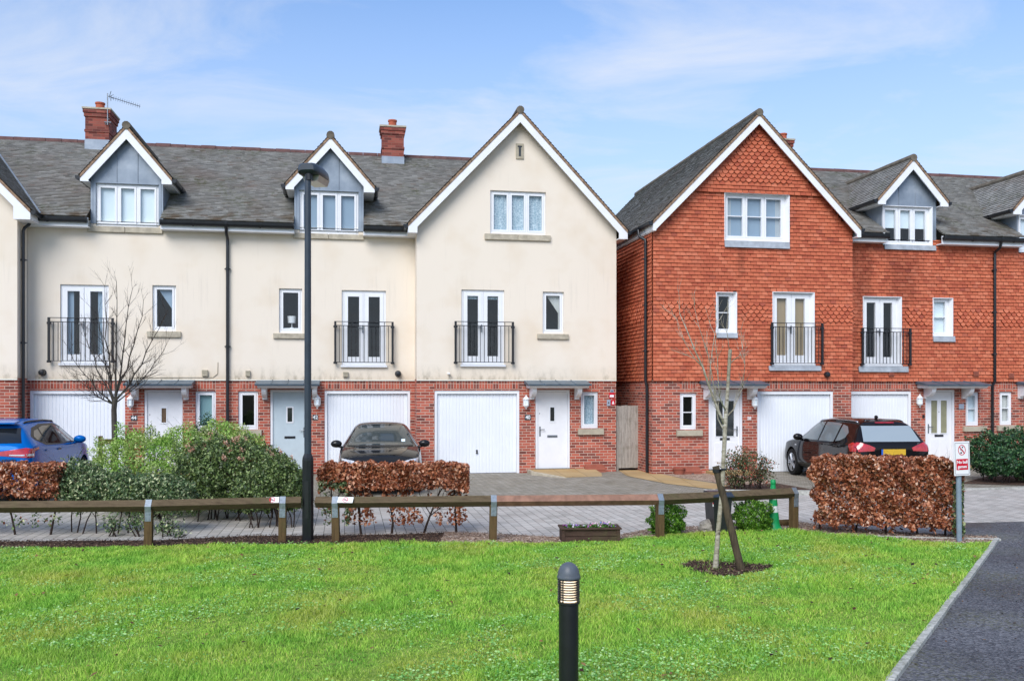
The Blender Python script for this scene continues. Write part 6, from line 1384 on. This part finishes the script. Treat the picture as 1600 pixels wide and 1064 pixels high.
# ------------------------------------------------------------------ light, sky, camera
w = bpy.data.worlds.new('World'); SC.world = w; w.use_nodes = True; nt = w.node_tree; bg = nt.nodes['Background']
EL, AZ = R(42), R(200)          # sun behind the camera, a little to the right
sky = nt.nodes.new('ShaderNodeTexSky'); sky.sky_type = 'NISHITA'; sky.sun_disc = False; sky.sun_elevation = EL; sky.sun_rotation = AZ; sky.air_density = 1.1; sky.dust_density = .6; sky.ozone_density = 1.6
tc = nt.nodes.new('ShaderNodeTexCoord')
def N(ty, **k):
    nd = nt.nodes.new(ty)
    for a, b in k.items():
        if a in nd.inputs.keys():
            if isinstance(b, bpy.types.NodeSocket): nt.links.new(b, nd.inputs[a])
            else: nd.inputs[a].default_value = b
        else: setattr(nd, a, b)
    return nd
sp = N('ShaderNodeSeparateXYZ', Vector=tc.outputs['Generated']).outputs
def mth(op, a, b=0.0, cl=False):
    nd = nt.nodes.new('ShaderNodeMath'); nd.operation = op; nd.use_clamp = cl
    for i, v in enumerate((a, b)):
        if isinstance(v, bpy.types.NodeSocket): nt.links.new(v, nd.inputs[i])
        else: nd.inputs[i].default_value = v
    return nd.outputs[0]
zc = mth('ADD', mth('MAXIMUM', sp[2], 0.0), .16)
cv = N('ShaderNodeCombineXYZ', X=mth('DIVIDE', sp[0], zc), Y=mth('DIVIDE', sp[1], zc)).outputs[0]
n1 = N('ShaderNodeTexNoise', Vector=N('ShaderNodeMapping', Vector=cv, Scale=(.62, 1.0, 1), Location=CLOUD_LOC).outputs[0], Scale=2.3, Detail=12.0, Roughness=.60, Distortion=.5).outputs[0]
cr = N('ShaderNodeValToRGB', Fac=n1); cr.color_ramp.elements[0].position = .45; cr.color_ramp.elements[0].color = (0, 0, 0, 1); cr.color_ramp.elements[1].position = .74; cr.color_ramp.elements[1].color = (1, 1, 1, 1)
hz = N('ShaderNodeValToRGB', Fac=sp[2]); hz.color_ramp.elements[0].position = .08; hz.color_ramp.elements[0].color = (.8, .8, .8, 1); hz.color_ramp.elements[1].position = .42; hz.color_ramp.elements[1].color = (0, 0, 0, 1)
cf = mth('MULTIPLY', cr.outputs[0], .8)
sk = N('ShaderNodeMix', data_type='RGBA', blend_type='MULTIPLY'); sk.inputs[0].default_value = 1; nt.links.new(sky.outputs[0], sk.inputs[6]); sk.inputs[7].default_value = SKYTINT
mx = N('ShaderNodeMix', data_type='RGBA'); nt.links.new(cf, mx.inputs[0]); hm = N('ShaderNodeMix', data_type='RGBA'); nt.links.new(hz.outputs[0], hm.inputs[0]); nt.links.new(sk.outputs[2], hm.inputs[6]); hm.inputs[7].default_value = HAZECOL; nt.links.new(hm.outputs[2], mx.inputs[6]); mx.inputs[7].default_value = CLOUDCOL
nt.links.new(mx.outputs[2], bg.inputs[0]); bg.inputs[1].default_value = SKYSTR
L = bpy.data.lights.new('sun', 'SUN'); L.energy = SUNSTR; L.angle = R(40); L.color = (1, .965, .92); so = bpy.data.objects.new('sun', L); COL.objects.link(so)
# NISHITA rotation 0 = +Y, growing towards +X
sd = Vector((math.sin(AZ) * math.cos(EL), math.cos(AZ) * math.cos(EL), math.sin(EL))); so.rotation_euler = sd.to_track_quat('Z', 'Y').to_euler()
cam = bpy.data.cameras.new('camera'); co = bpy.data.objects.new('camera', cam); COL.objects.link(co); co.location = (0, 0, EYE); co.rotation_euler = (R(90), 0, 0)
cam.sensor_width = 36; cam.lens = 36 * FOC / 1600; cam.shift_y = (HY - 532) / 1600; cam.clip_end = 3000; cam.clip_start = .05; SC.camera = co
vs = SC.view_settings; vs.view_transform = 'Standard'; vs.look = 'None'; vs.exposure = EXPO; vs.gamma = 1
SC.cycles.use_denoising = True; SC.cycles.max_bounces = 6; SC.cycles.transparent_max_bounces = 12; SC.cycles.caustics_reflective = False; SC.cycles.caustics_refractive = False
